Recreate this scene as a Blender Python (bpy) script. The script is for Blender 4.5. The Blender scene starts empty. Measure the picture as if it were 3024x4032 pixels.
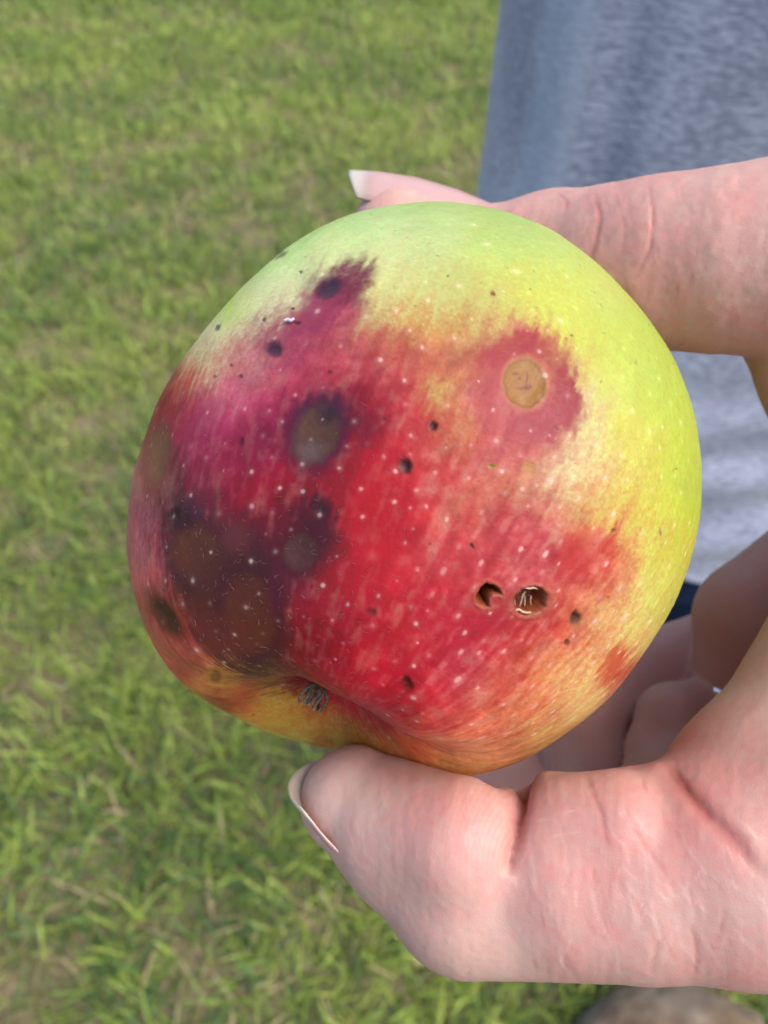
import bpy, math
import numpy as np
from mathutils import Matrix, Vector

rng = np.random.default_rng(7)
scene = bpy.context.scene
col = scene.collection

# ------------------------------------------------------------------ camera, sky, sun, exposure
PITCH = math.radians(50.0)
CAM_Z = 1.30
FPX = 3046.0                                   # focal length in photo pixels (3024 x 4032)
cam_data = bpy.data.cameras.new('camera')
cam = bpy.data.objects.new('camera', cam_data)
col.objects.link(cam)
cam.location = (0, 0, CAM_Z)
cam.rotation_euler = (math.pi / 2 - PITCH, 0, 0)
cam_data.sensor_fit = 'VERTICAL'
cam_data.sensor_height = 36.0
cam_data.sensor_width = 27.0
cam_data.lens = 36.0 * FPX / 4032.0
cam_data.clip_start = 0.005
cam_data.clip_end = 2000.0
cam_data.dof.use_dof = True
cam_data.dof.focus_distance = 0.074
cam_data.dof.aperture_fstop = 30.0
scene.camera = cam

SUN_DIR = Vector((0.54, -0.16, 0.83)).normalized()      # towards the sun
world = bpy.data.worlds.new('World')
scene.world = world
world.use_nodes = True
wn = world.node_tree
wn.nodes.clear()
sky = wn.nodes.new('ShaderNodeTexSky')
sky.sky_type = 'NISHITA'
sky.sun_disc = False
sky.sun_elevation = math.asin(SUN_DIR.z)
sky.sun_rotation = math.atan2(SUN_DIR.x, SUN_DIR.y)
sky.air_density = 1.0
sky.dust_density = 4.0
sky.ozone_density = 1.0
bg = wn.nodes.new('ShaderNodeBackground')
bg.inputs['Strength'].default_value = 0.15
wo = wn.nodes.new('ShaderNodeOutputWorld')
wn.links.new(sky.outputs[0], bg.inputs[0])
wn.links.new(bg.outputs[0], wo.inputs[0])
sun_data = bpy.data.lights.new('sun', 'SUN')
sun_data.energy = 0.9
sun_data.angle = math.radians(40)
sun_data.color = (1.0, 0.94, 0.85)
sun = bpy.data.objects.new('sun', sun_data)
col.objects.link(sun)
sun.rotation_euler = SUN_DIR.to_track_quat('Z', 'Y').to_euler()
vs = scene.view_settings
vs.view_transform = 'Standard'
vs.look = 'None'
vs.gamma = 1.0
vs.exposure = 1.4
try:
    vs.use_curve_mapping = False
except Exception:
    pass

# ------------------------------------------------------------------ helpers
CP, SP = math.cos(PITCH), math.sin(PITCH)
R3 = np.array([[1, 0, 0], [0, SP, CP], [0, CP, -SP]], float)   # rows: camera right, up, forward


def to_world(p_mm):
    """camera-space millimetres (x right, y up, z forward) -> world metres"""
    return np.asarray(p_mm, float) * 1e-3 @ R3 + np.array([0, 0, CAM_Z])


def px3(px, py, d):
    """photo pixel at depth d (mm) -> camera-space mm"""
    return np.array([(px - 1512.0) / FPX * d, (2016.0 - py) / FPX * d, d])


def proj(p):
    return 1512.0 + FPX * p[:, 0] / p[:, 2], 2016.0 - FPX * p[:, 1] / p[:, 2]


def lin(c):
    c = np.asarray(c, float) / 255.0
    return np.where(c <= 0.04045, c / 12.92, ((c + 0.055) / 1.055) ** 2.4)


_LAT = np.random.default_rng(3).random((64, 64, 64)).astype(np.float32)


def vnoise(p):
    p = np.asarray(p, np.float32)
    i = np.floor(p).astype(np.int32)
    f = p - i
    f = f * f * (3 - 2 * f)
    i0 = i & 63
    i1 = (i + 1) & 63
    out = 0
    for a in (0, 1):
        wx = f[:, 0] if a else 1 - f[:, 0]
        ix = i1[:, 0] if a else i0[:, 0]
        for b in (0, 1):
            wy = f[:, 1] if b else 1 - f[:, 1]
            iy = i1[:, 1] if b else i0[:, 1]
            for c in (0, 1):
                wz = f[:, 2] if c else 1 - f[:, 2]
                iz = i1[:, 2] if c else i0[:, 2]
                out = out + wx * wy * wz * _LAT[ix, iy, iz]
    return out * 2 - 1


def fbm(p, octaves=3, gain=0.5):
    s, a, tot = 0, 1.0, 0
    q = np.asarray(p, np.float32)
    for k in range(octaves):
        s = s + a * vnoise(q + 17.3 * k)
        tot += a
        a *= gain
        q = q * 2.03
    return s / tot


def make_mesh(name, verts, faces, smooth=True, attrs=None):
    """faces: (n,3) or (n,4) int array"""
    verts = np.ascontiguousarray(verts, np.float32)
    faces = np.ascontiguousarray(faces, np.int32)
    me = bpy.data.meshes.new(name)
    n, k = faces.shape
    me.vertices.add(len(verts))
    me.vertices.foreach_set('co', verts.ravel())
    me.loops.add(n * k)
    me.loops.foreach_set('vertex_index', faces.ravel())
    me.polygons.add(n)
    me.polygons.foreach_set('loop_start', np.arange(0, n * k, k, dtype=np.int32))
    if smooth:
        me.polygons.foreach_set('use_smooth', np.ones(n, bool))
    for an, av in (attrs or {}).items():
        av = np.ascontiguousarray(av, np.float32)
        if av.ndim == 2:
            a = me.attributes.new(an, 'FLOAT_COLOR', 'POINT')
            if av.shape[1] == 3:
                av = np.hstack([av, np.ones((len(av), 1), np.float32)])
            a.data.foreach_set('color', np.ascontiguousarray(av, np.float32).ravel())
        else:
            a = me.attributes.new(an, 'FLOAT', 'POINT')
            a.data.foreach_set('value', av)
    me.update(calc_edges=True)
    return me


def obj(name, me, mat=None, parent=None):
    o = bpy.data.objects.new(name, me)
    col.objects.link(o)
    if mat is not None:
        me.materials.append(mat)
    if parent is not None:
        o.parent = parent
        o.matrix_parent_inverse = parent.matrix_world.inverted()
    return o


def empty(name, loc):
    o = bpy.data.objects.new(name, None)
    o.empty_display_size = 0.02
    col.objects.link(o)
    o.location = loc
    bpy.context.view_layer.update()
    return o


def tag(o, label=None, cat=None, group=None, kind=None):
    if label:
        o['label'] = label
    if cat:
        o['category'] = cat
    if group:
        o['group'] = group
    if kind:
        o['kind'] = kind
    return o


def new_mat(name):
    m = bpy.data.materials.new(name)
    m.use_nodes = True
    nt = m.node_tree
    b = nt.nodes['Principled BSDF']
    return m, nt, b


def N(nt, kind, **kw):
    n = nt.nodes.new(kind)
    for k, v in kw.items():
        if k in n.inputs:
            n.inputs[k].default_value = v
        else:
            setattr(n, k, v)
    return n


def grid_faces(nu, nv, wrap_u=False, wrap_v=False):
    iu = np.arange(nu if wrap_u else nu - 1)
    iv = np.arange(nv if wrap_v else nv - 1)
    a, b = np.meshgrid(iu, iv, indexing='ij')
    a, b = a.ravel(), b.ravel()
    a1, b1 = (a + 1) % nu, (b + 1) % nv
    return np.stack([a * nv + b, a1 * nv + b, a1 * nv + b1, a * nv + b1], 1)


# ------------------------------------------------------------------ materials
def ramp(nt, stops):
    r = nt.nodes.new('ShaderNodeValToRGB')
    e = r.color_ramp.elements
    while len(e) > 1:
        e.remove(e[-1])
    e[0].position, e[0].color = stops[0][0], (*stops[0][1], 1)
    for p, c in stops[1:]:
        x = e.new(p)
        x.color = (*c, 1)
    return r


def mat_attr(name, attr='col', rough=0.5, spec=0.4, sss=0.0, sss_r=(1, .3, .15), sss_scale=0.002, bump=None, coat=0.0):
    m, nt, b = new_mat(name)
    a = N(nt, 'ShaderNodeAttribute', attribute_name=attr)
    nt.links.new(a.outputs['Color'], b.inputs['Base Color'])
    b.inputs['Roughness'].default_value = rough
    b.inputs['Specular IOR Level'].default_value = spec
    b.inputs['Coat Weight'].default_value = coat
    if sss:
        b.inputs['Subsurface Weight'].default_value = sss
        b.inputs['Subsurface Radius'].default_value = sss_r
        b.inputs['Subsurface Scale'].default_value = sss_scale
    if bump:
        scale, strength, dist = bump
        tc = N(nt, 'ShaderNodeTexCoord')
        nz = N(nt, 'ShaderNodeTexNoise', Scale=scale, Detail=4.0)
        nt.links.new(tc.outputs['Object'], nz.inputs['Vector'])
        bp = N(nt, 'ShaderNodeBump', Strength=strength, Distance=dist)
        nt.links.new(nz.outputs[0], bp.inputs['Height'])
        nt.links.new(bp.outputs[0], b.inputs['Normal'])
    return m


def mat_plain(name, c, rough=0.6, spec=0.3, metal=0.0, noise=None):
    m, nt, b = new_mat(name)
    b.inputs['Roughness'].default_value = rough
    b.inputs['Specular IOR Level'].default_value = spec
    b.inputs['Metallic'].default_value = metal
    scale, amt = noise or (200.0, 0.15)
    tc = N(nt, 'ShaderNodeTexCoord')
    nz = N(nt, 'ShaderNodeTexNoise', Scale=scale, Detail=4.0)
    nt.links.new(tc.outputs['Object'], nz.inputs['Vector'])
    r = ramp(nt, [(0.3, tuple(x * (1 - amt) for x in c)), (0.7, tuple(min(1, x * (1 + amt)) for x in c))])
    nt.links.new(nz.outputs[0], r.inputs[0])
    nt.links.new(r.outputs[0], b.inputs['Base Color'])
    return m


# ------------------------------------------------------------------ ground and lawn
def build_ground():
    s = 600.0
    n = 2
    v = np.array([[-s, -s, 0], [s, -s, 0], [s, s, 0], [-s, s, 0]], float)
    m, nt, b = new_mat('lawn_soil')
    b.inputs['Roughness'].default_value = 0.95
    b.inputs['Specular IOR Level'].default_value = 0.1
    tc = N(nt, 'ShaderNodeTexCoord')
    n1 = N(nt, 'ShaderNodeTexNoise', Scale=9.0, Detail=6.0)
    n2 = N(nt, 'ShaderNodeTexNoise', Scale=90.0, Detail=5.0)
    nt.links.new(tc.outputs['Object'], n1.inputs['Vector'])
    nt.links.new(tc.outputs['Object'], n2.inputs['Vector'])
    r1 = ramp(nt, [(0.35, (0.075, 0.085, 0.030)), (0.62, (0.15, 0.12, 0.07))])
    r2 = ramp(nt, [(0.3, (0.55, 0.55, 0.55)), (0.7, (1.3, 1.3, 1.3))])
    nt.links.new(n1.outputs[0], r1.inputs[0])
    nt.links.new(n2.outputs[0], r2.inputs[0])
    mx = N(nt, 'ShaderNodeMix', data_type='RGBA', blend_type='MULTIPLY')
    mx.inputs['Factor'].default_value = 1.0
    nt.links.new(r1.outputs[0], mx.inputs['A'])
    nt.links.new(r2.outputs[0], mx.inputs['B'])
    nt.links.new(mx.outputs['Result'], b.inputs['Base Color'])
    o = obj('ground', make_mesh('ground', v, np.array([[0, 1, 2, 3]]), False), m)
    tag(o, 'brownish green lawn ground under the grass', 'ground', kind='structure')


def build_grass():
    r = np.random.default_rng(11)
    xs, ys = [], []
    # candidate roots: dense near, thinner far
    for (y0, y1, hw, dens) in ((-0.35, 0.9, 1.1, 11000), (0.9, 2.2, 1.7, 13000), (2.2, 4.6, 2.9, 9000), (4.6, 8.0, 4.5, 3000)):
        n = int((y1 - y0) * 2 * hw * dens)
        x = r.uniform(-hw, hw, n)
        y = r.uniform(y0, y1, n)
        # keep only what a camera near this one could see
        keep = np.abs(x) < 0.55 + 0.72 * np.maximum(y, 0) + 0.25
        xs.append(x[keep]); ys.append(y[keep])
    x = np.concatenate(xs); y = np.concatenate(ys)
    clump = fbm(np.stack([x * 11, y * 11, x * 0], 1), 3)
    keep = r.random(len(x)) < np.clip(0.85 + 1.2 * clump, 0.15, 1)
    x, y, clump = x[keep], y[keep], clump[keep]
    n = len(x)
    big = fbm(np.stack([x * 3.2, y * 3.2, x * 0 + 5], 1), 3)
    tuft = fbm(np.stack([x * 22, y * 22, x * 0 + 9], 1), 2)
    L = r.uniform(0.035, 0.095, n) * (1 + 0.35 * tuft)
    W = r.uniform(0.002, 0.0062, n)
    far = np.clip((y - 1.5) / 4, 0, 1)
    W *= (1 + 0.9 * far) * np.where(y > 0.7, 0.75, 1.0)
    L *= np.where(y > 0.7, 0.8, 0.92)
    az = r.uniform(0, 2 * np.pi, n) + 1.2 * tuft
    lean = np.clip(r.normal(0.75, 0.38, n), 0.05, 1.45)
    bend = r.uniform(0.1, 0.8, n)
    d = np.stack([np.cos(az), np.sin(az)], 1)
    side = np.stack([-d[:, 1], d[:, 0]], 1)
    tw = r.uniform(-0.8, 0.8, n)
    base = np.stack([x, y, np.full(n, -0.002)], 1)
    rows = []
    K = 4
    pos = base.copy()
    ang = lean.copy()
    seg = (L / (K - 1))[:, None]
    for k in range(K):
        t = k / (K - 1)
        w = W * (1.0 - 0.25 * t) if k < K - 1 else W * 0.08
        sv = np.stack([side[:, 0] * np.cos(tw), side[:, 1] * np.cos(tw), np.sin(tw)], 1) * (w[:, None] * 0.5)
        rows.append(pos - sv)
        rows.append(pos + sv)
        pos = pos + seg * np.stack([d[:, 0] * np.sin(ang), d[:, 1] * np.sin(ang), np.cos(ang)], 1)
        ang = np.minimum(ang + bend / (K - 1), 1.75)
        pos[:, 2] = np.maximum(pos[:, 2], 0.002)
    V = np.stack(rows, 1).reshape(-1, 3)
    off = (np.arange(n) * 2 * K)[:, None]
    F = np.concatenate([off + np.array([[2 * k, 2 * k + 1, 2 * k + 3, 2 * k + 2]]) for k in range(K - 1)], 0)
    # colours of the blades themselves
    g1 = np.array([0.185, 0.28, 0.05]); g2 = np.array([0.35, 0.415, 0.085])
    g3 = np.array([0.085, 0.165, 0.05]); straw = np.array([0.33, 0.28, 0.15])
    u = np.clip(r.random(n) * 0.7 + 0.3 * (0.5 + big), 0, 1)[:, None]
    c = g1 * (1 - u) + g2 * u
    pick = r.random(n)
    dk = (pick < np.clip(0.26 - 0.35 * big, 0.05, 0.6))[:, None]
    c = np.where(dk, g3, c)
    st = (r.random(n) < np.clip(0.10 - 0.45 * clump, 0.03, 0.5))[:, None]
    c = np.where(st, straw, c)
    c = c * r.uniform(0.6, 1.3, n)[:, None]
    C = np.repeat(c, 2 * K, 0)
    m, nt, b = new_mat('grass_blade')
    a = N(nt, 'ShaderNodeAttribute', attribute_name='col')
    nt.links.new(a.outputs['Color'], b.inputs['Base Color'])
    b.inputs['Roughness'].default_value = 0.5
    b.inputs['Specular IOR Level'].default_value = 0.35
    tr = N(nt, 'ShaderNodeBsdfTranslucent')
    nt.links.new(a.outputs['Color'], tr.inputs['Color'])
    mix = N(nt, 'ShaderNodeMixShader', Fac=0.4)
    nt.links.new(b.outputs[0], mix.inputs[1])
    nt.links.new(tr.outputs[0], mix.inputs[2])
    nt.links.new(mix.outputs[0], nt.nodes['Material Output'].inputs['Surface'])
    o = obj('lawn_grass', make_mesh('lawn_grass', V, F, False, {'col': C}), m)
    tag(o, 'short mown green lawn grass with straw coloured patches', 'grass', kind='stuff')


# ------------------------------------------------------------------ apple
A_D = 95.0
A_C = px3(1640, 1930, A_D)
A_R = 32.6
OUT = np.array([(1700,793),(1575,803),(1480,818),(1380,842),(1262,893),(1168,950),(1082,1015),(996,1087),(909,1173),(831,1268),(753,1369),
 (690,1455),(643,1534),(596,1643),(557,1761),(525,1863),(508,1957),(500,2057),(502,2198),(525,2323),(557,2433),(596,2527),
 (643,2605),(713,2691),(792,2754),(870,2801),(949,2840),(1027,2876),(1105,2903),(1184,2927),(1301,2950),(1400,2972),(1481,3005),
 (1575,3040),(1680,3056),(1774,3060),(1876,3052),(1970,3028),(2088,2981),(2205,2903),(2323,2817),(2417,2731),(2495,2629),
 (2558,2535),(2636,2409),(2691,2284),(2730,2159),(2754,2041),(2763,1932),(2758,1792),(2738,1651),(2707,1534),(2660,1416),
 (2597,1314),(2519,1212),(2440,1126),(2362,1048),(2284,985),(2190,915),(2088,867),(1970,828),(1853,806)], float)

TAU = math.radians(25)
AX = np.array([-0.40 * math.cos(TAU), -0.917 * math.cos(TAU), -math.sin(TAU)])
AX /= np.linalg.norm(AX)                                    # towards the calyx
_vd = -A_C / np.linalg.norm(A_C)                            # towards the camera
AE1 = _vd - AX * (_vd @ AX); AE1 /= np.linalg.norm(AE1)     # phi = 0 faces the camera
AE2 = np.cross(AX, AE1)
VX = np.cross([0, 1, 0], -_vd); VX /= np.linalg.norm(VX)
VY = np.cross(-_vd, VX)


LOBE = 0.62


def apple_base(d):
    """relative radius for unit directions d (camera axes)"""
    ct = np.clip(d @ AX, -1, 1)
    t = np.arccos(ct)
    ph = np.arctan2(d @ AE2, d @ AE1)
    t2 = np.pi - t
    r = 1 - 0.05 * ct ** 2
    r = r - 0.25 * np.exp(-(t / 0.32) ** 2) + 0.03 * np.exp(-((t - 0.58) / 0.25) ** 2)
    r = r - 0.40 * np.exp(-(t2 / 0.24) ** 2) + 0.05 * np.exp(-((t2 - 0.62) / 0.30) ** 2)
    lobe = np.exp(-((t - 0.48) / 0.30) ** 2)
    r = r + (0.022 * np.cos(4 * (ph - LOBE)) + 0.006 * np.cos(7 * ph + 1.0)) * lobe
    return r, t, ph


GN = 240
g_prof = np.ones(GN)


def apple_g(d):
    psi = np.arctan2(d @ VY, d @ VX)
    ca = d @ _vd
    w = np.clip(1 - ca * ca, 0, 1) ** 0.8
    x = (psi + np.pi) / (2 * np.pi) * GN
    i = np.floor(x).astype(int)
    f = x - i
    g = g_prof[i % GN] * (1 - f) + g_prof[(i + 1) % GN] * f
    return 1 + (g - 1) * w


def apple_r(d):
    return A_R * apple_base(d)[0] * apple_g(d)


def fit_apple():
    """make the fruit's own lopsided outline"""
    global g_prof
    cpx, cpy = 1640.0, 1930.0
    oa = np.arctan2(-(OUT[:, 1] - cpy), OUT[:, 0] - cpx)
    orad = np.hypot(OUT[:, 0] - cpx, OUT[:, 1] - cpy)
    o = np.argsort(oa)
    oa, orad = oa[o], orad[o]
    bins = -np.pi + 2 * np.pi * np.arange(GN) / GN
    tgt = np.interp(bins, np.concatenate([oa - 2 * np.pi, oa, oa + 2 * np.pi]), np.tile(orad, 3))
    al = np.linspace(0.9, 2.3, 260)
    ps = np.linspace(-np.pi, np.pi, 2 * GN, endpoint=False)
    AL, PS = np.meshgrid(al, ps, indexing='ij')
    d = (np.cos(AL)[..., None] * _vd + np.sin(AL)[..., None] * (np.cos(PS)[..., None] * VX + np.sin(PS)[..., None] * VY)).reshape(-1, 3)
    for it in range(10):
        p = A_C + d * apple_r(d)[:, None]
        u, v = proj(p)
        ang = np.arctan2(-(v - cpy), u - cpx)
        rad = np.hypot(u - cpx, v - cpy)
        b = np.round((ang + np.pi) / (2 * np.pi) * GN).astype(int) % GN
        mx = np.zeros(GN)
        np.maximum.at(mx, b, rad)
        ratio = np.where(mx > 0, tgt / np.maximum(mx, 1), 1)
        # the silhouette grows a little faster than the radius in perspective
        g_prof = g_prof * (1 + 0.8 * (ratio - 1))
        k = np.array([1, 2, 3, 2, 1]) / 9.0
        g_prof = np.convolve(np.concatenate([g_prof[-2:], g_prof, g_prof[:2]]), k, 'valid')
    return np.abs(ratio - 1).max()


# observed colours of the skin: x, y, r, g, b (photo pixels, sRGB)
SKIN = '''
1700 830 180 206 122|1500 860 182 211 132|1300 930 180 206 127|1100 1040 176 205 130|2000 900 187 213 112|1700 950 194 210 130
1950 1000 200 220 112|2200 1000 196 220 100|2400 1150 205 222 85|2500 1300 210 225 85|1500 1000 204 211 138|1300 1010 200 207 140
1150 1120 200 205 150|1000 1200 197 205 142|900 1230 178 201 112|1750 1150 205 202 116|1900 1180 211 200 110|2050 1130 214 214 96
2200 1200 219 221 86|2350 1350 224 222 86|2250 1130 210 224 82|1600 1120 205 200 122|1500 1250 205 172 115|1650 1280 214 166 102
1800 1300 215 172 102|1750 1420 214 125 92|1600 1400 205 118 98|1450 1150 202 190 125|1480 1090 204 205 130
1330 1130 125 52 82|1400 1080 132 56 86|1410 1150 140 60 86|1380 1190 160 76 96|1250 1200 160 80 102|1200 1250 158 76 102|1130 1300 162 82 104|1270 1110 130 60 90
1020 1320 176 120 125|1000 1420 194 130 134|900 1400 200 152 134|850 1300 196 195 150|780 1420 190 165 130|720 1500 170 95 85|690 1560 142 52 62|1060 1180 198 198 150|960 1290 198 185 145
900 1550 194 110 130|1000 1600 175 76 105|850 1650 170 70 105|1150 1500 184 82 106|1250 1500 178 78 96|1350 1400 190 96 106|1400 1500 165 56 76|1250 1600 112 42 76|1180 1400 178 84 106|1100 1450 188 100 118
1400 1650 122 32 66|1500 1600 170 60 70|1600 1550 200 86 82|1700 1650 205 82 76|1800 1600 214 138 92|1500 1450 190 92 90|1500 1350 202 125 105
1240 1800 120 34 66|1130 1700 128 40 76|1340 1720 124 34 66
600 1700 130 60 70|560 1800 150 102 100|650 1850 112 54 70|590 1950 112 76 86|540 1900 150 105 105
750 1700 150 55 90|900 1800 150 45 80|1050 1750 138 45 80|800 1900 122 40 70|950 1950 142 26 56|1100 1900 150 26 56|1300 1900 146 22 46|1400 1850 160 27 50|1500 1850 190 46 60|1500 2000 192 32 46|1650 1950 205 60 65|1700 1850 205 78 72
550 2050 150 92 110|620 2100 122 62 86|700 2050 75 32 54|800 2000 88 42 68|860 2000 120 32 60|740 2150 84 54 46|850 2250 80 48 42|900 2350 90 55 40|1000 2400 88 50 40|1000 2250 76 40 46|950 2090 96 46 56|900 2080 106 54 64|700 2250 80 46 56|1050 2500 85 45 40|950 2550 75 50 45|1000 2600 70 42 42|850 2480 80 40 48|780 2330 84 50 44|1060 2350 86 42 44
1180 2050 86 24 48|1060 2150 95 30 56|1060 2050 118 24 50|1280 2180 110 24 50|1180 2270 92 26 56|1100 2300 96 30 56
560 2300 152 88 92|620 2350 118 62 72|580 2420 125 76 70|700 2500 115 56 60|640 2550 140 76 70|750 2600 130 75 66|540 2200 150 95 105
800 2680 166 116 76|900 2700 166 116 70|950 2760 148 72 58|820 2730 118 60 50|1050 2800 170 130 66|1150 2860 166 126 66|980 2860 140 100 52|1250 2900 150 110 60|720 2650 135 75 66|860 2760 120 60 50
1200 2350 132 20 50|1300 2300 150 22 46|1400 2250 176 30 50|1500 2200 195 46 55|1600 2100 205 60 65|1300 2500 136 20 45|1200 2600 112 20 40|1400 2500 165 30 50|1550 2450 185 40 55|1350 2700 128 20 40|1500 2750 152 30 50|1650 2600 180 40 55|1750 2400 195 55 65|1800 2250 205 76 76|1700 2150 208 82 80|1900 2080 206 92 86|1850 2000 214 118 96|1130 2500 100 36 44|1150 2650 90 30 40|1250 2420 140 20 48|1100 2600 84 40 44
2070 1340 194 80 78|1950 1360 204 105 90|2060 1390 196 76 78|1930 1480 198 72 82|1900 1560 204 88 86|1990 1620 204 86 90|2200 1440 205 100 86|2190 1530 192 66 84|2240 1600 200 70 90|2150 1650 196 70 90|2060 1660 200 80 92|2180 1720 200 86 100|2300 1560 230 190 130|2280 1450 226 190 105|2130 1330 214 140 90|2000 1270 214 160 100|1800 1700 210 122 86|1850 1800 205 86 76|2000 1750 206 90 92|2000 1830 214 122 100|1720 1560 214 160 100|1860 1480 214 140 98|1800 1420 214 132 94
2080 1900 222 150 115|2300 1700 230 196 125|2250 1850 234 194 138|2350 1850 235 190 120|2130 2000 216 130 108|2220 2000 224 150 110|2300 2000 225 165 96|2400 1500 229 227 100|2450 1700 234 222 95|2600 1600 214 225 80|2650 1800 214 222 70|2550 1800 229 215 86|2450 1950 231 195 90|2600 2000 224 214 76|2700 2000 212 222 66|2500 2100 228 182 90|2650 2200 220 206 76|2400 2150 224 122 86|2550 2300 229 205 100|2450 2300 225 150 96|2350 2250 215 96 80|2250 2150 210 86 82|2100 2150 205 88 90|2000 2180 205 82 82|2300 2400 220 132 90|2400 2450 227 170 100|2500 2500 225 182 95|2410 2620 214 105 74|2250 2550 215 120 80|2150 2500 195 60 65|2000 2500 190 55 65|1850 2450 186 50 65|1900 2600 195 56 65|2050 2600 210 102 75|2200 2650 220 146 86|2300 2750 220 160 90|2330 2600 222 160 90|2100 2750 215 118 76|1950 2750 205 102 76|1800 2700 186 62 62|1700 2800 180 58 56|1600 2850 136 26 40|1650 2950 166 82 60|1800 2900 190 98 70|1950 2880 200 112 76|2100 2850 210 140 80|1700 3020 172 122 72|1850 3010 190 130 80|1550 2950 142 95 60|1450 2850 132 62 56|1430 2940 126 96 52|1350 2890 132 102 56|2600 1450 210 225 85|2720 1850 210 222 75|2740 1950 205 218 70|2640 2350 218 205 85
'''
# lesions: x, y, rx, ry, tilt deg, core colour, halo colour (or None), pit depth mm, edge softness
LES = [
 (1295,1135,46,30,-25,(60,50,74),(100,45,78),0.35,.5), (1080,1372,27,27,0,(64,46,74),(110,50,84),0.35,.45),
 (1262,1650,100,78,-20,(84,46,78),None,0.05,.7), (1243,1712,84,112,18,(104,80,68),(84,46,74),0.5,.25), (1284,1636,36,30,-15,(66,46,66),None,0.05,.8), (1225,1775,48,38,0,(108,94,98),None,0.0,.8),
 (775,2175,98,112,-10,(96,64,44),(72,28,46),0.2,.3), (900,2320,165,150,35,(82,44,38),None,0.1,.4), (985,2415,106,152,-8,(94,56,40),(72,26,44),0.15,.25), (870,2500,115,66,35,(96,54,50),None,0.1,.5), (710,2050,56,46,0,(66,26,46),None,0,.7), (1085,2330,28,110,0,(88,30,56),None,0,.8), (930,2120,52,52,0,(102,56,60),None,0,.6), (1185,2175,66,74,10,(90,66,68),(82,30,42),0.45,.22),
 (615,1800,46,110,8,(112,88,72),(112,56,68),0.4,.45), (650,2425,36,82,-34,(46,42,24),(96,54,46),0.5,.35),
 (1595,1832,26,28,0,(62,36,44),(130,36,46),0.5,.4), (1705,1683,17,17,0,(58,28,30),(170,70,56),0.35,.4),
 (2266,2432,20,24,15,(66,34,40),(170,110,66),0.5,.35), (2232,2527,9,12,20,(70,34,34),None,0.2,.4),
 (1605,2690,20,24,-10,(88,12,24),(130,30,36),0.4,.45), (1860,2148,11,11,0,(84,36,34),(170,84,64),0.25,.4),
 (2065,2155,6,5,0,(110,40,40),None,0.1,.4), (1465,2405,20,15,0,(84,26,34),None,0.15,.6), (685,2030,24,30,0,(52,30,34),None,0.3,.5),
 (1262,1990,40,44,0,(72,28,48),None,0.2,.6), (1262,2010,12,12,0,(60,50,50),None,0.2,.4), (850,2660,22,26,0,(96,70,40),(140,100,60),0.25,.4),
 (1940,1153,9,9,0,(160,84,50),(196,160,90),0.12,.4), (1935,1835,13,10,0,(150,120,60),(206,160,90),0.2,.4), (2080,1850,26,26,0,(214,150,96),None,0.1,.6),
 (2415,2085,9,9,0,(140,90,50),None,0.25,.4), (2600,2095,6,16,10,(180,100,60),None,0.15,.4), (950,1740,12,18,0,(92,36,50),None,0.2,.5),
 (1040,1258,10,9,0,(84,48,70),None,0.15,.4), (858,1290,7,16,45,(80,74,84),None,0.15,.4), (1190,1067,8,7,0,(90,70,84),None,0.1,.4),
 (1105,1003,9,26,62,(96,100,86),None,0.15,.5), (1150,1215,7,6,0,(100,54,76),None,0.1,.4), (910,1440,6,6,0,(110,70,70),None,0.1,.4),
 (945,1487,9,9,0,(110,70,74),None,0.15,.4), (845,1482,7,7,0,(112,76,72),None,0.1,.4), (1305,1468,9,8,0,(110,54,62),None,0.1,.4),
 (2090,1140,5,5,0,(170,110,60),None,.05,.4), (1765,1092,5,5,0,(160,120,66),None,.05,.4), (2250,1320,6,5,0,(150,140,70),None,.05,.4), (2370,1500,5,6,0,(150,140,70),None,.05,.4),
 (2390,2350,7,6,0,(190,100,70),None,.1,.4), (2660,1850,6,6,0,(170,150,60),None,.08,.4),(1150,1262,0,0,0,(90,60,80),None,.0,.4),(1172,1272,13,11,0,(64,52,70),None,.2,.4),
 (1000,2820,6,5,0,(100,60,40),None,.05,.4),(1690,2140,7,6,0,(150,50,50),None,.08,.4),(1300,1745,5,5,0,(100,70,60),None,.0,.4),(790,2648,8,7,0,(110,60,50),None,.1,.4)]
HOLES = [(1921,2346,46,42,-35,3.2), (2087,2368,66,52,-20,1.9)]
CANKER = (2065, 1508, 82, 95, -8)

# fit of the light on the fruit, used only to turn photo colours into surface colours
E_FIT = [[2.127, 2.152, 2.04], [1.159, 1.074, 1.083], [0.498, 0.505, 0.465], [0.613, 0.642, 0.23], [0.276, 0.224, 0.17], [-0.621, -0.57, -0.722], [-0.468, -0.384, -0.198], [0.211, 0.202, 0.192], [0.445, 0.432, 0.353]]


SPEC0 = np.array([0.020, 0.023, 0.028])


def ell(px, py, x, y, rx, ry, tilt):
    a = math.radians(tilt)
    dx, dy = px - x, py - y
    u = dx * math.cos(a) + dy * math.sin(a)
    v = -dx * math.sin(a) + dy * math.cos(a)
    return np.sqrt((u / rx) ** 2 + (v / ry) ** 2)


def sstep(a, b, x):
    t = np.clip((x - a) / (b - a), 0, 1)
    return t * t * (3 - 2 * t)


def irradiance(nrm):
    """rough light on a surface facing nrm (camera axes) used to undo the photo's own shading"""
    x, y, z = nrm[:, 0], nrm[:, 1], nrm[:, 2]
    B = np.stack([x * 0 + 1, x, y, z, x * y, y * z, x * z, x * x - y * y, 3 * z * z - 1], 1)
    return np.clip(B @ np.array(E_FIT), 0.5, 3.2)


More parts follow.
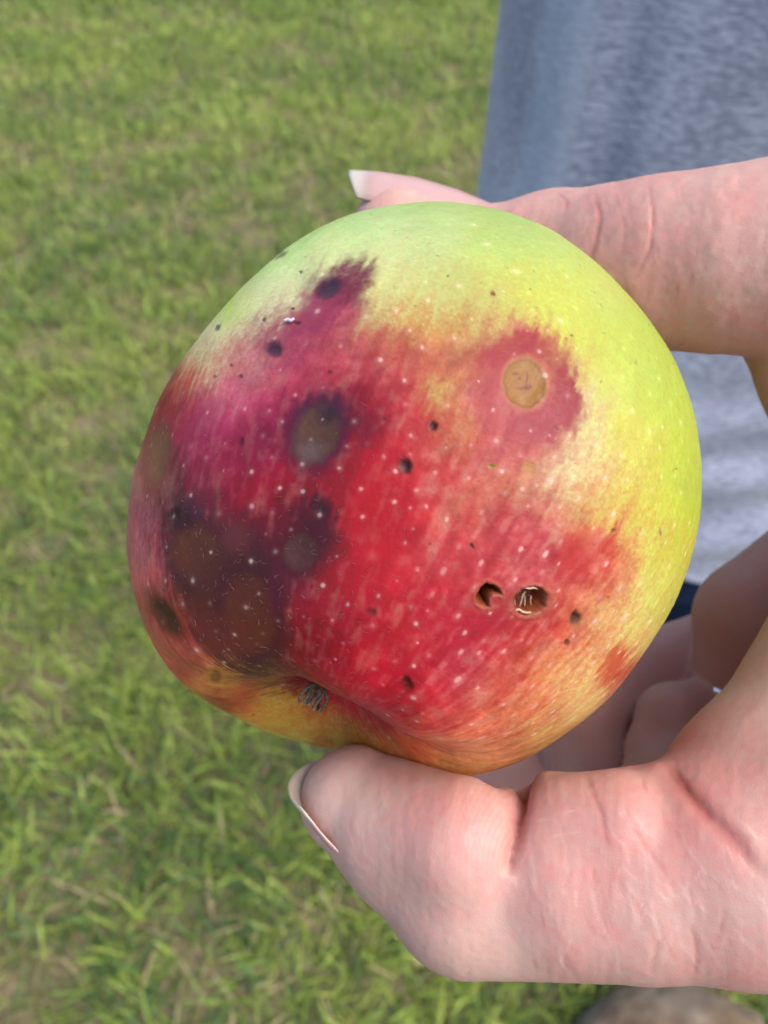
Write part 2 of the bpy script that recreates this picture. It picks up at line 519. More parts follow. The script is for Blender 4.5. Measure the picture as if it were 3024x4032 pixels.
def build_apple():
    err = fit_apple()
    print('apple outline error', round(float(err), 4))
    NF, NB, NS = 460, 30, 1180
    al = np.concatenate([np.linspace(0.0008, math.radians(103), NF), np.linspace(math.radians(103), math.pi - 0.01, NB + 1)[1:]])
    ps = np.linspace(-np.pi, np.pi, NS, endpoint=False)
    AL, PS = np.meshgrid(al, ps, indexing='ij')
    AL, PS = AL.ravel(), PS.ravel()
    d = np.cos(AL)[:, None] * _vd + np.sin(AL)[:, None] * (np.cos(PS)[:, None] * VX + np.sin(PS)[:, None] * VY)
    rb, t, ph = apple_base(d)
    r = A_R * rb * apple_g(d)
    nr = len(al)
    # gentle unevenness of the flesh
    r = r + 0.16 * fbm(d * 4.5 + 20, 3) + 0.03 * fbm(np.stack([ph * 6, t * 2.2, d[:, 0] * 0], 1) + 31, 2)
    P = A_C + d * r[:, None]
    # normals on the grid
    G = P.reshape(nr, NS, 3)
    du = np.gradient(G, axis=0)
    dv = (np.roll(G, -1, 1) - np.roll(G, 1, 1))
    nrm = np.cross(du, dv).reshape(-1, 3)
    nrm /= np.maximum(np.linalg.norm(nrm, axis=1, keepdims=True), 1e-9)
    nrm[np.sum(nrm * d, 1) < 0] *= -1
    px, py = proj(P)
    front = np.sum(nrm * P, 1) < 0
    # colour by scattered samples, edges broken up by noise
    pts = np.array([[float(x) for x in e.split()] for ln in SKIN.strip().split('\n') for e in ln.split('|')])
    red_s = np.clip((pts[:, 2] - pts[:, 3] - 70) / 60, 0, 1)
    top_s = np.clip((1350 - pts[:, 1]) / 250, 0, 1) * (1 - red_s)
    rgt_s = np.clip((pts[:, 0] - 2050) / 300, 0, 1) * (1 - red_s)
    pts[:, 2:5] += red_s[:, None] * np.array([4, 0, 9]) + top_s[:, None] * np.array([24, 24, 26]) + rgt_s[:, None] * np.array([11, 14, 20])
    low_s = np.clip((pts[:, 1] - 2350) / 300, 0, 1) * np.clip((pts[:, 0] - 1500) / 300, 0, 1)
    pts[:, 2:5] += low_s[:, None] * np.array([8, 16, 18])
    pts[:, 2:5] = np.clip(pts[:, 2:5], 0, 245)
    # each sample's own lighting is undone with the normal it sits on
    near_i = []
    fi = np.where(front)[0]
    sub = fi[::7]
    for q in pts:
        near_i.append(sub[np.argmin((px[sub] - q[0]) ** 2 + (py[sub] - q[1]) ** 2)])
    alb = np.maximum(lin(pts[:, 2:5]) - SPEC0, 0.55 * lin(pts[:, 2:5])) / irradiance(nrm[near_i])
    q = d * 14
    w1 = fbm(q, 3); w2 = fbm(q + 40, 3)
    fine1 = fbm(d * 60, 2); fine2 = fbm(d * 60 + 9, 2)
    fib = fbm(np.stack([ph * 60 + w2, t * 7.0, w1], 1), 3)
    wx = px + 30 * w1 + 24 * fine1 - 0.4 * 70 * fib
    wy = py + 30 * w2 + 24 * fine2 + 0.917 * 70 * fib
    acc = np.zeros((len(d), 3)); wt = np.zeros(len(d)) + 1e-12
    dist2 = ((pts[:, None, :2] - pts[None, :, :2]) ** 2).sum(-1)
    dist2.sort(axis=1)
    sig = np.clip(np.sqrt(dist2[:, 2]) * 0.52, 28, 75)
    D2 = ((pts[:, None, :2] - pts[None, :, :2]) ** 2).sum(-1)
    M = np.exp(-D2 / (2 * sig[None, :] ** 2))
    M /= M.sum(1, keepdims=True)
    tgt_alb = alb.copy()
    for _ in range(4):
        alb = np.clip(alb + 0.8 * (tgt_alb - M @ alb), 0.45 * tgt_alb, 1.7 * tgt_alb + 0.02)
    for k in range(len(pts)):
        d2 = (wx - pts[k, 0]) ** 2 + (wy - pts[k, 1]) ** 2
        w = np.exp(-d2 / (2 * sig[k] ** 2)) + 1e-5 * np.exp(-np.sqrt(d2) / 90.0)
        acc += w[:, None] * alb[k]
        wt += w
    C = acc / wt[:, None]
    # the far side keeps a plain yellow green with red flush
    bk = lin((205, 205, 95)) / 1.1 * (1 - sstep(-.2, .5, w1)[:, None]) + lin((200, 90, 70)) * sstep(-.2, .5, w1)[:, None]
    fb = sstep(math.radians(76), math.radians(100), AL)[:, None]
    C = C * (1 - fb) + bk * fb
    # streaks along the meridians, strongest where red breaks into yellow
    st = fbm(np.stack([ph * 34, t * 3.0, w1 * 1.5], 1), 3)
    st2 = fbm(np.stack([ph * 75 + 2 * w2, t * 9.0, w2], 1), 2)
    redness = np.clip((C[:, 0] - C[:, 1]) / (C[:, 0] + 1e-3), 0, 1)
    mix = np.clip(4 * redness * (1 - redness), 0, 1)
    right = sstep(1300, 2100, px) * sstep(900, 2000, py)
    s = (0.62 * st + 0.30 * st2) * (0.25 + 0.75 * mix) * (0.35 + 0.65 * right)
    C[:, 1] *= np.exp(0.62 * s)
    C[:, 2] *= np.exp(0.35 * s)
    C[:, 0] *= np.exp(0.12 * s)
    grain = fbm(d * 190, 2)
    pe = np.array([0.36, 0.17, 0.125])
    red2 = sstep(0.35, 0.75, redness) * sstep(0.03, 0.12, C[:, 0])
    mo = np.clip(fbm(d * 34 + 50, 3) * 1.5, -1, 1) * 0.26 + np.clip(fbm(np.stack([ph * 48, t * 10, w1 * 2], 1) + 7, 2) * 1.6, -1, 1) * 0.26
    mo = 1.25 * mo * red2 * (0.45 + 0.55 * right)
    C += (pe - C) * np.clip(mo, 0, .6)[:, None]
    C *= np.exp(np.clip(mo, -1, 0)[:, None] * np.array([0.5, 1.7, 1.4]))
    dkn = np.clip(fbm(d * 22 + 80, 3) * 1.4, -1, 1)
    C *= np.exp(0.16 * dkn * red2)[:, None] * np.exp(0.05 * dkn)[:, None]
    mott = fbm(d * 95 + 5, 2)
    C[:, 1:] *= np.exp((0.30 * grain + 0.34 * mott) * (0.3 + 0.7 * mix))[:, None]
    C *= np.exp(0.09 * grain)[:, None]
    C[:, 1:] *= 1 - 0.15 * red2[:, None]
    disp = np.zeros(len(d))

    EN = irradiance(nrm)

    def blend(mask, c, lit=True):
        nonlocal C
        cc = np.maximum(lin(c) - SPEC0, 0.55 * lin(c)) / (EN if lit else 1.0)
        C = C * (1 - mask[:, None]) + cc * mask[:, None]

    fx = px + 7 * fine1 + 9 * w1
    fy = py + 7 * fine2 + 9 * w2
    fr = front.astype(float)
    # flushes of red round the canker and purple round the upper lesions, frayed along the meridians
    gx, gy = px + 0.8 * (wx - px) + 10 * mott, py + 0.8 * (wy - py) + 10 * grain
    for (x, y, rx, ry, ti, cc, am) in ((2040, 1375, 140, 56, -8, (188, 50, 66), .7), (1918, 1490, 62, 120, 18, (190, 56, 72), .7), (1990, 1640, 120, 80, 20, (194, 66, 80), .6),
                                       (2228, 1565, 56, 135, -6, (180, 36, 66), .95), (2120, 1672, 150, 72, -25, (184, 42, 74), .9), (2010, 1780, 130, 70, 0, (200, 80, 86), .5),
                                       (1380, 1110, 75, 100, 35, (130, 50, 82), .85), (1240, 1215, 110, 70, -40, (158, 74, 100), .6), (1500, 2050, 120, 260, 10, (190, 32, 54), .45), (1800, 2480, 330, 110, -18, (190, 48, 66), .35),
                                       (2300, 2180, 120, 70, -35, (212, 78, 74), .5), (2410, 2610, 36, 75, 32, (214, 92, 66), .7)):
        e = ell(gx, gy, x, y, rx, ry, ti)
        blend(np.clip(fr * sstep(1.5, 0.65, e) * am * (1 + 0.35 * mott), 0, 1), cc)
    # canker: pale brown sunken disc with rings
    e = ell(fx, fy, *CANKER)
    blend(fr * sstep(1.30, 1.05, e + 0.12 * w1) * 0.5, (216, 140, 92))
    blend(fr * sstep(1.06, 0.94, e), (192, 134, 74))
    blend(fr * np.exp(-((e - 0.95) / 0.06) ** 2) * 0.7, (150, 104, 50))
    blend(fr * sstep(0.62, 0.45, ell(fx + 30 * fine1, fy, 2065, 1500, 82, 88, 0)) * 0.5, (184, 118, 74))
    for (cx, cy, rx, ry, ti) in ((2075, 1495, 5, 40, 5), (2068, 1520, 34, 5, -8), (2078, 1522, 12, 10, 0), (2030, 1475, 14, 5, -10), (2045, 1490, 5, 5, 0), (2090, 1510, 10, 4, 40)):
        blend(fr * sstep(1.2, 0.6, ell(fx, fy, cx, cy, rx, ry, ti)) * 0.75, (142, 78, 62))
    disp -= fr * (0.22 * sstep(1.15, 0.5, e))
    for (x, y, rx, ry, ti, cc, halo, dep, soft) in LES:
        if rx == 0:
            continue
        e = ell(fx, fy, x, y, rx, ry, ti)
        if halo is not None:
            blend(fr * sstep(1.75, 0.95, e) * 0.75, halo)
        blend(fr * sstep(1.0 + soft, 1.0 - soft, e) * 0.92 * (0.86 + 0.3 * fine2), cc)
        disp -= fr * 0.5 * dep * sstep(1.3, 0.1, e)
    # two insect holes with chewed tan rims
    for (x, y, rx, ry, ti, dep) in HOLES:
        e = ell(px + 9 * fine1 + 8 * w1, py + 9 * fine2 + 8 * w2, x, y, rx, ry, ti) + 0.06 * grain
        if rx < 50:                                    # a flap of skin half closes the smaller one
            e = np.maximum(e, 1.9 - ell(px + 8 * fine1, py + 8 * fine2, 1950, 2368, 34, 38, 20))
        rag = np.clip(0.6 + 0.9 * fine2 + 0.6 * w2, 0, 1)
        blend(fr * sstep(1.9, 1.1, e) * 0.55, (182, 104, 86))
        blend(fr * sstep(1.22, 1.02, e) * 0.8 * rag, (150, 98, 62))
        blend(fr * sstep(1.05, 0.9, e), (112, 66, 38), False)
        blend(fr * sstep(0.7, 0.3, e) * np.clip(0.5 + fine1, 0, 1), (90, 40, 24), False)
        disp -= fr * (dep * sstep(1.10, 0.5, e) - 0.09 * rag * np.exp(-((e - 1.25) / 0.16) ** 2))
    # lenticels
    rl = np.random.default_rng(21)
    nl = 0
    tgt = P[front & (AL < 1.25)]
    cand = tgt[rl.choice(len(tgt), 1500)]
    kept = []
    from_c = cand
    for p in from_c:
        u, v = 1512 + FPX * p[0] / p[2], 2016 - FPX * p[1] / p[2]
        if all((p[0] - k[0]) ** 2 + (p[1] - k[1]) ** 2 + (p[2] - k[2]) ** 2 > ((1.5 + 1.6 * abs(math.sin(u / 170.0) * math.cos(v / 230.0))) * (0.75 if u > 1600 and v > 1900 else 1)) ** 2 for k in kept):
            kept.append(p)
    kept = np.array(kept)
    for p in kept:
        up_, vp_ = 1512 + FPX * p[0] / p[2], 2016 - FPX * p[1] / p[2]
        low_r = up_ > 1700 and vp_ > 2000
        rad = rl.uniform(0.09, 0.21) * (1 if rl.random() < 0.8 else 1.35)
        sel = np.where((np.abs(P[:, 0] - p[0]) < 0.7) & (np.abs(P[:, 1] - p[1]) < 0.7) & (np.abs(P[:, 2] - p[2]) < 0.7))[0]
        q_ = P[sel] - p
        if low_r:                                      # stretched along the meridian towards the basin
            mer = AX - d[sel] * (d[sel] @ AX)[:, None]
            mer /= np.linalg.norm(mer, axis=1, keepdims=True)
            q_ = q_ - mer * (0.38 * np.sum(q_ * mer, 1))[:, None]
        dd = np.linalg.norm(q_, axis=1) / rad
        m = sstep(1.35, 0.5, dd) * rl.uniform(0.15, 0.85) ** 1.6
        mh = sstep(3.2, 1.0, dd) * 0.22
        base = C[sel]
        lighter = np.clip(base * 0.45 + np.array([0.36, 0.27, 0.23]), 0, 0.7)
        base = base + (np.clip(base * 1.25 + 0.05, 0, 0.9) - base) * mh[:, None]
        C[sel] = base + (lighter - base) * m[:, None]
        disp[sel] += 0.05 * m
    C = np.clip(C, 0.004, 0.86)
    P = A_C + d * (r + disp)[:, None]
    # russet in the basin
    faces = grid_faces(nr, NS, wrap_v=True)
    # caps
    top = len(P)
    P = np.vstack([P, P[:NS].mean(0), P[-NS:].mean(0)])
    C = np.vstack([C, C[:NS].mean(0), C[-NS:].mean(0)])
    j = np.arange(NS)
    q1 = np.stack([np.full(NS, top), j, (j + 1) % NS, (j + 1) % NS], 1)
    tri1 = np.stack([np.full(NS, top), j, (j + 1) % NS], 1)
    o2 = (nr - 1) * NS
    tri2 = np.stack([np.full(NS, top + 1), o2 + (j + 1) % NS, o2 + j], 1)
    Wv = to_world(P)
    base = empty('apple', tuple(to_world(A_C + AX * A_R * 0.9)))
    me = bpy.data.meshes.new('apple_skin')
    me = make_mesh('apple_skin', Wv - np.array(base.location), faces, True, {'col': C})
    m, nt, b = new_mat('apple_skin')
    a = N(nt, 'ShaderNodeAttribute', attribute_name='col')
    nt.links.new(a.outputs['Color'], b.inputs['Base Color'])
    b.inputs['Specular IOR Level'].default_value = 0.20
    b.inputs['Subsurface Weight'].default_value = 0.05
    b.inputs['Subsurface Radius'].default_value = (1.0, 0.6, 0.25)
    b.inputs['Subsurface Scale'].default_value = 0.0012
    tc = N(nt, 'ShaderNodeTexCoord')
    nz = N(nt, 'ShaderNodeTexNoise', Scale=900.0, Detail=3.0)
    nt.links.new(tc.outputs['Object'], nz.inputs['Vector'])
    mr = N(nt, 'ShaderNodeMapRange')
    mr.inputs['To Min'].default_value = 0.34
    mr.inputs['To Max'].default_value = 0.56
    nt.links.new(nz.outputs[0], mr.inputs['Value'])
    nt.links.new(mr.outputs[0], b.inputs['Roughness'])
    nz2 = N(nt, 'ShaderNodeTexNoise', Scale=2600.0, Detail=3.0)
    nt.links.new(tc.outputs['Object'], nz2.inputs['Vector'])
    bp = N(nt, 'ShaderNodeBump', Strength=0.35, Distance=0.00012)
    nt.links.new(nz2.outputs[0], bp.inputs['Height'])
    nt.links.new(bp.outputs[0], b.inputs['Normal'])
    sk = bpy.data.objects.new('skin', me)
    col.objects.link(sk)
    me.materials.append(m)
    sk.parent = base
    tag(base, 'ripe red and yellow green apple with dark lesions held between fingertips', 'apple')
    L0 = np.array(base.location)
    # ---- calyx: dried sepals in the basin
    pc = A_C + AX * float(apple_r(AX[None])[0]) + np.array([-1.9, -0.6, 0.4])
    msep = mat_plain('dried_sepal', (0.13, 0.09, 0.055), 0.9, 0.1, noise=(2500.0, 0.6))
    rs = np.random.default_rng(5)
    cal = None
    for k in range(5):
        a0 = k * 2 * np.pi / 5 + 0.35
        rad = AE1 * math.cos(a0) + AE2 * math.sin(a0)
        tan = np.cross(AX, rad)
        vs_ = []
        for i in range(7):
            s = i / 6
            c = pc + rad * (0.5 + 0.9 * math.sin(s * 2.6)) + AX * (2.6 * s + 0.1) + tan * 0.7 * s * s * (1 if k % 2 else -1)
            w = 0.62 * (1 - s) ** 0.8 + 0.08
            tw_ = 0.6 * s * (1 if k % 2 else -1)
            tv = tan * math.cos(tw_) + AX * math.sin(tw_)
            for (a_, b_) in ((-1, 0), (0, 0.22), (1, 0), (0, -0.1)):
                vs_.append(c + tv * w * a_ + rad * b_ * 1.4)
        vs_ = np.array(vs_)
        f = grid_faces(7, 4, wrap_v=True)
        so = obj('sepal', make_mesh('sepal', to_world(vs_) - L0, f, True), msep)
        so.parent = base
    mst = mat_plain('dried_stamen', (0.20, 0.16, 0.10), 0.9, 0.1, noise=(1500.0, 0.4))
    for k in range(10):
        a0 = rs.uniform(0, 6.28)
        rad = AE1 * math.cos(a0) + AE2 * math.sin(a0)
        p0 = pc + rad * 0.45
        p1 = p0 + AX * rs.uniform(1.6, 2.8) + rad * rs.uniform(-0.2, 0.7)
        sd = np.cross(p1 - p0, rad); sd /= np.linalg.norm(sd)
        vs_ = []
        for s in (0, .5, 1):
            c = p0 * (1 - s) + p1 * s + rad * 0.3 * math.sin(s * 3)
            for q3 in range(4):
                aa = q3 * math.pi / 2
                vs_.append(c + (sd * math.cos(aa) + rad * math.sin(aa)) * (0.13 if s < 1 else 0.2))
        so = obj('stamen', make_mesh('stamen', to_world(np.array(vs_)) - L0, grid_faces(3, 4, wrap_v=True), True), mst)
        so.parent = base
    # ---- torn skin flakes in the insect holes, a pale crumb of shell beside a lesion
    mfl = mat_plain('torn_skin', (0.36, 0.24, 0.17), 0.5, 0.4, noise=(2500.0, 0.4))

    def surf(pxx, pyy, lift=0.0):
        k = fi[np.argmin((px[fi] - pxx) ** 2 + (py[fi] - pyy) ** 2)]
        return A_C + d[k] * (r[k] + lift), nrm[k]

    def flake(pl, wid, lift, name='skin_flake', mat=mfl, curl=0.25):
        vs_ = []
        n_ = len(pl)
        for i, (a_, b_) in enumerate(pl):
            c, nn = surf(a_, b_, lift)
            c2, _ = surf(*pl[min(i + 1, n_ - 1)], lift)
            c1, _ = surf(*pl[max(i - 1, 0)], lift)
            tdir = c2 - c1; tdir /= np.linalg.norm(tdir) + 1e-9
            sdv = np.cross(tdir, nn)
            ww = wid * (0.35 + 0.65 * math.sin(math.pi * (i + 0.5) / n_))
            for (u_, v_) in ((-1, 0), (0, 0.9), (1, 0), (0, -0.3)):
                vs_.append(c + sdv * ww * u_ + nn * v_ * curl)
        so = obj(name, make_mesh(name, to_world(np.array(vs_)) - L0, grid_faces(n_, 4, wrap_v=True), True), mat)
        so.parent = base
        return so

    flake([(2069, 2318), (2085, 2317), (2102, 2318), (2118, 2321)], 0.12, -0.15)
    flake([(2028, 2408), (2045, 2404), (2060, 2412), (2075, 2418), (2092, 2414)], 0.14, -0.2)
    flake([(2058, 2400), (2064, 2378), (2074, 2350), (2078, 2340)], 0.09, -0.7)
    flake([(2036, 2392), (2032, 2378), (2036, 2366)], 0.07, -0.5)
    flake([(2082, 2402), (2084, 2380), (2080, 2352)], 0.10, -0.95)
    flake([(2108, 2398), (2104, 2378), (2108, 2362)], 0.08, -0.9)
    mcr = mat_plain('pale_crumb', (0.62, 0.50, 0.56), 0.4, 0.5, noise=(2500.0, 0.2))
    flake([(1128, 1270), (1140, 1262), (1154, 1268), (1166, 1262)], 0.22, 0.25, 'shell_crumb', mcr, 0.2)
    # ---- down on the shaded side: tiny pale curled hairs
    rh = np.random.default_rng(9)
    ok = fi[(AL[fi] < 1.35)]
    wgt = np.exp(-(((px[ok] - 1050) / 520) ** 2 + ((py[ok] - 2320) / 470) ** 2)) + 0.05
    wgt = wgt * np.sin(AL[ok])
    ch = rh.choice(ok, 760, p=wgt / wgt.sum(), replace=False)
    V, F = [], []
    for k in ch:
        c = A_C + d[k] * (r[k] + disp[k] + 0.03)
        nn = nrm[k]
        a1 = np.cross(nn, rh.normal(size=3)); a1 /= np.linalg.norm(a1)
        a2 = np.cross(nn, a1)
        Ln = rh.uniform(0.2, 0.6)
        curv = rh.uniform(-2.4, 2.4)
        wd = rh.uniform(0.008, 0.015)
        i0 = len(V)
        pth = c.copy(); an = 0.0
        for s in range(4):
            dirv = a1 * math.cos(an) + a2 * math.sin(an)
            sdv = np.cross(nn, dirv)
            V += [pth - sdv * wd, pth + sdv * wd, pth + nn * wd * 1.6]
            pth = pth + dirv * Ln / 3 + nn * 0.03
            an += curv / 3
        for s in range(3):
            b0 = i0 + 3 * s
            for e_ in range(3):
                F.append((b0 + e_, b0 + (e_ + 1) % 3, b0 + 3 + (e_ + 1) % 3, b0 + 3 + e_))
    mh_ = mat_plain('apple_down', (0.19, 0.10, 0.10), 0.6, 0.3)
    dn = obj('down', make_mesh('down', to_world(np.array(V)) - L0, np.array(F), False), mh_)
    dn.parent = base
    dn['kind'] = 'stuff'


# ------------------------------------------------------------------ hand: one continuous surface from rounded tapered segments
def seg_sdf(X, Y, Z, a, b, ra, rb):
    ba = b - a
    L2 = ba @ ba
    pax, pay, paz = X - a[0], Y - a[1], Z - a[2]
    h = np.clip((pax * ba[0] + pay * ba[1] + paz * ba[2]) / L2, 0, 1)
    dx, dy, dz = pax - h * ba[0], pay - h * ba[1], paz - h * ba[2]
    return np.sqrt(dx * dx + dy * dy + dz * dz) - (ra + (rb - ra) * h)


class Field:
    def __init__(self, lo, hi, h):
        self.h = h
        self.lo = np.array(lo, float)
        self.ax = [np.arange(lo[i], hi[i] + h, h, dtype=np.float32) for i in range(3)]
        self.F = np.full([len(a) for a in self.ax], 40.0, np.float32)

    def sub(self, lo, hi):
        s, axs = [], []
        for i in range(3):
            a = int(np.searchsorted(self.ax[i], lo[i]))
            b = int(np.searchsorted(self.ax[i], hi[i]))
            s.append(slice(a, b)); axs.append(self.ax[i][a:b])
        return tuple(s), axs

    def add(self, a, b, ra, rb, k=2.0, carve=False):
        a, b = np.asarray(a, float), np.asarray(b, float)
        m = max(ra, rb) + 3 * k + 2
        s, axs = self.sub(np.minimum(a, b) - m, np.maximum(a, b) + m)
        if any(len(x) == 0 for x in axs):
            return
        X, Y, Z = np.meshgrid(*axs, indexing='ij', sparse=True)
        D = seg_sdf(X, Y, Z, a, b, ra, rb).astype(np.float32)
        F = self.F[s]
        if carve:
            D = -D
            h = np.clip(0.5 - 0.5 * (F - D) / k, 0, 1)
            self.F[s] = F * (1 - h) + D * h + k * h * (1 - h)
        else:
            h = np.clip(0.5 + 0.5 * (F - D) / k, 0, 1)
            self.F[s] = F * (1 - h) + D * h - k * h * (1 - h)

    def mesh(self):
        F, h = self.F, self.h
        ins = F < 0
        c = np.zeros([n - 1 for n in F.shape], np.int8)
        for a in (0, 1):
            for b in (0, 1):
                for e in (0, 1):
                    c += ins[a:a + c.shape[0], b:b + c.shape[1], e:e + c.shape[2]]
        act = (c > 0) & (c < 8)
        I, J, K = np.nonzero(act)
        idx = np.full(c.shape, -1, np.int32)
        idx[I, J, K] = np.arange(len(I))
        S = np.zeros((len(I), 3)); n = np.zeros(len(I))
        corners = [(a, b, e) for a in (0, 1) for b in (0, 1) for e in (0, 1)]
        for p in corners:
            for ax_ in range(3):
                if p[ax_] == 0:
                    q = list(p); q[ax_] = 1
                    f0 = F[I + p[0], J + p[1], K + p[2]]; f1 = F[I + q[0], J + q[1], K + q[2]]
                    m = (f0 < 0) != (f1 < 0)
                    t = np.where(m, f0 / np.where(m, f0 - f1, 1), 0)
                    pos = np.tile(np.array(p, float), (len(I), 1))
                    pos[:, ax_] += t
                    S += np.where(m[:, None], pos, 0); n += m
        V = (np.stack([I, J, K], 1) + S / n[:, None]) * h + self.lo
        faces = []
        for ax_ in range(3):
            sl0 = [slice(None)] * 3; sl1 = [slice(None)] * 3
            sl0[ax_] = slice(0, -1); sl1[ax_] = slice(1, None)
            ch = ins[tuple(sl0)] != ins[tuple(sl1)]
            o1, o2 = [(1, 2), (2, 0), (0, 1)][ax_]
            P_ = np.stack(np.nonzero(ch), 1)
            ok = (P_[:, o1] > 0) & (P_[:, o2] > 0) & (P_[:, o1] < F.shape[o1] - 1) & (P_[:, o2] < F.shape[o2] - 1)
            P_ = P_[ok]
            inside0 = ins[P_[:, 0], P_[:, 1], P_[:, 2]]
            def cell(a, b):
                Q = P_.copy(); Q[:, o1] -= a; Q[:, o2] -= b
                return idx[Q[:, 0], Q[:, 1], Q[:, 2]]
            quad = np.stack([cell(1, 1), cell(0, 1), cell(0, 0), cell(1, 0)], 1)
            quad[~inside0] = quad[~inside0][:, ::-1]
            faces.append(quad)
        return V, np.concatenate(faces, 0)


def smooth_mesh(V, F, it=3, lam=0.5):
    e = np.concatenate([F[:, [0, 1]], F[:, [1, 2]], F[:, [2, 3]], F[:, [3, 0]]])
    e = np.unique(np.sort(e, 1), axis=0)
    n = len(V)
    deg = np.bincount(e[:, 0], minlength=n) + np.bincount(e[:, 1], minlength=n)
    for k in range(it):
        l = lam if k % 2 == 0 else -lam * 1.03
        A = np.stack([np.bincount(e[:, 0], V[e[:, 1], i], n) + np.bincount(e[:, 1], V[e[:, 0], i], n) for i in range(3)], 1)
        V = V + l * (A / np.maximum(deg, 1)[:, None] - V)
    return V


def vert_normals(V, F):
    n = np.cross(V[F[:, 2]] - V[F[:, 0]], V[F[:, 3 if F.shape[1] == 4 else 1]] - V[F[:, 1]])
    out = np.zeros_like(V)
    for k in range(F.shape[1]):
        for i in range(3):
            out[:, i] += np.bincount(F[:, k], n[:, i], len(V))
    return out / np.maximum(np.linalg.norm(out, axis=1, keepdims=True), 1e-9)


def line_dist(px, py, pl):
    best = np.full(len(px), 1e9)
    tt = np.zeros(len(px))
    n = len(pl) - 1
    for i in range(n):
        ax, ay = pl[i]; bx, by = pl[i + 1]
        dx, dy = bx - ax, by - ay
        h = np.clip(((px - ax) * dx + (py - ay) * dy) / (dx * dx + dy * dy), 0, 1)
        dd = np.hypot(px - ax - h * dx, py - ay - h * dy)
        m = dd < best
        best = np.where(m, dd, best)
        tt = np.where(m, (i + h) / n, tt)
    return best, tt


# chains: (x px, y px, depth mm, radius mm)
INDEX = [(1562, 918, 106.5, 6.3), (1850, 1035, 107, 7.0), (2180, 1020, 104, 8.4), (2420, 1035, 99, 9.1), (2600, 1040, 96, 10.0), (2850, 1032, 92.5, 10.3), (3150, 1015, 90, 11.3)]
INDEX_BACK = [(3150, 1015, 90, 11.3), (3560, 1160, 94, 11.5), (4000, 1500, 100, 13)]
THUMB = [(1384, 3152, 87, 5.8), (1600, 3298, 85.5, 7.4), (1835, 3462, 83, 8.7), (2040, 3470, 82, 8.3), (2230, 3432, 80.5, 9.4), (2500, 3432, 79, 9.7), (2900, 3395, 77, 10.8), (3250, 3315, 77, 12.5)]
WEB = [(3250, 3315, 77, 12.5), (3140, 3260, 80, 13.2), (3520, 2830, 84, 14.5), (4000, 2500, 92, 16)]
RIM = [(3600, 2850, 86, 12), (3450, 2420, 90, 9.6), (3560, 1960, 93, 9.6), (3300, 1480, 97, 8.4), (3160, 1150, 96, 9.0)]
MIDDLE = [(4000, 1900, 116, 11), (3350, 2180, 120, 10.3), (2985, 2440, 120, 9.4), (2965, 2700, 121, 9.0), (2990, 2950, 118, 8.3)]
RINGF = [(3950, 2200, 126, 10), (3200, 2450, 134, 9.5), (2720, 2650, 133, 8.9), (2520, 2680, 132, 8.5), (2380, 2760, 128, 7.4), (2300, 2870, 125, 6.9), (2345, 3040, 122, 6.6)]
PINKY = [(3800, 2600, 126, 9), (3100, 2800, 128, 7.8), (2648, 2828, 117, 5.2), (2600, 2960, 115, 4.9), (2588, 3120, 110, 4.8), (2585, 3320, 104, 4.7)]
PALM = [(4100, 1900, 112, 17), (4300, 2500, 110, 20), (4000, 3100, 100, 20), (3500, 3280, 92, 15)]
PALM2 = [(1990, 3140, 131, 10), (2150, 3100, 133, 10), (2450, 3000, 139, 13), (2900, 3150, 130, 11), (3600, 3000, 112, 18), (4300, 2600, 108, 22)]


def chain(F, pts, k):
    for a, b in zip(pts[:-1], pts[1:]):
        F.add(px3(*a[:3]), px3(*b[:3]), a[3], b[3], k)


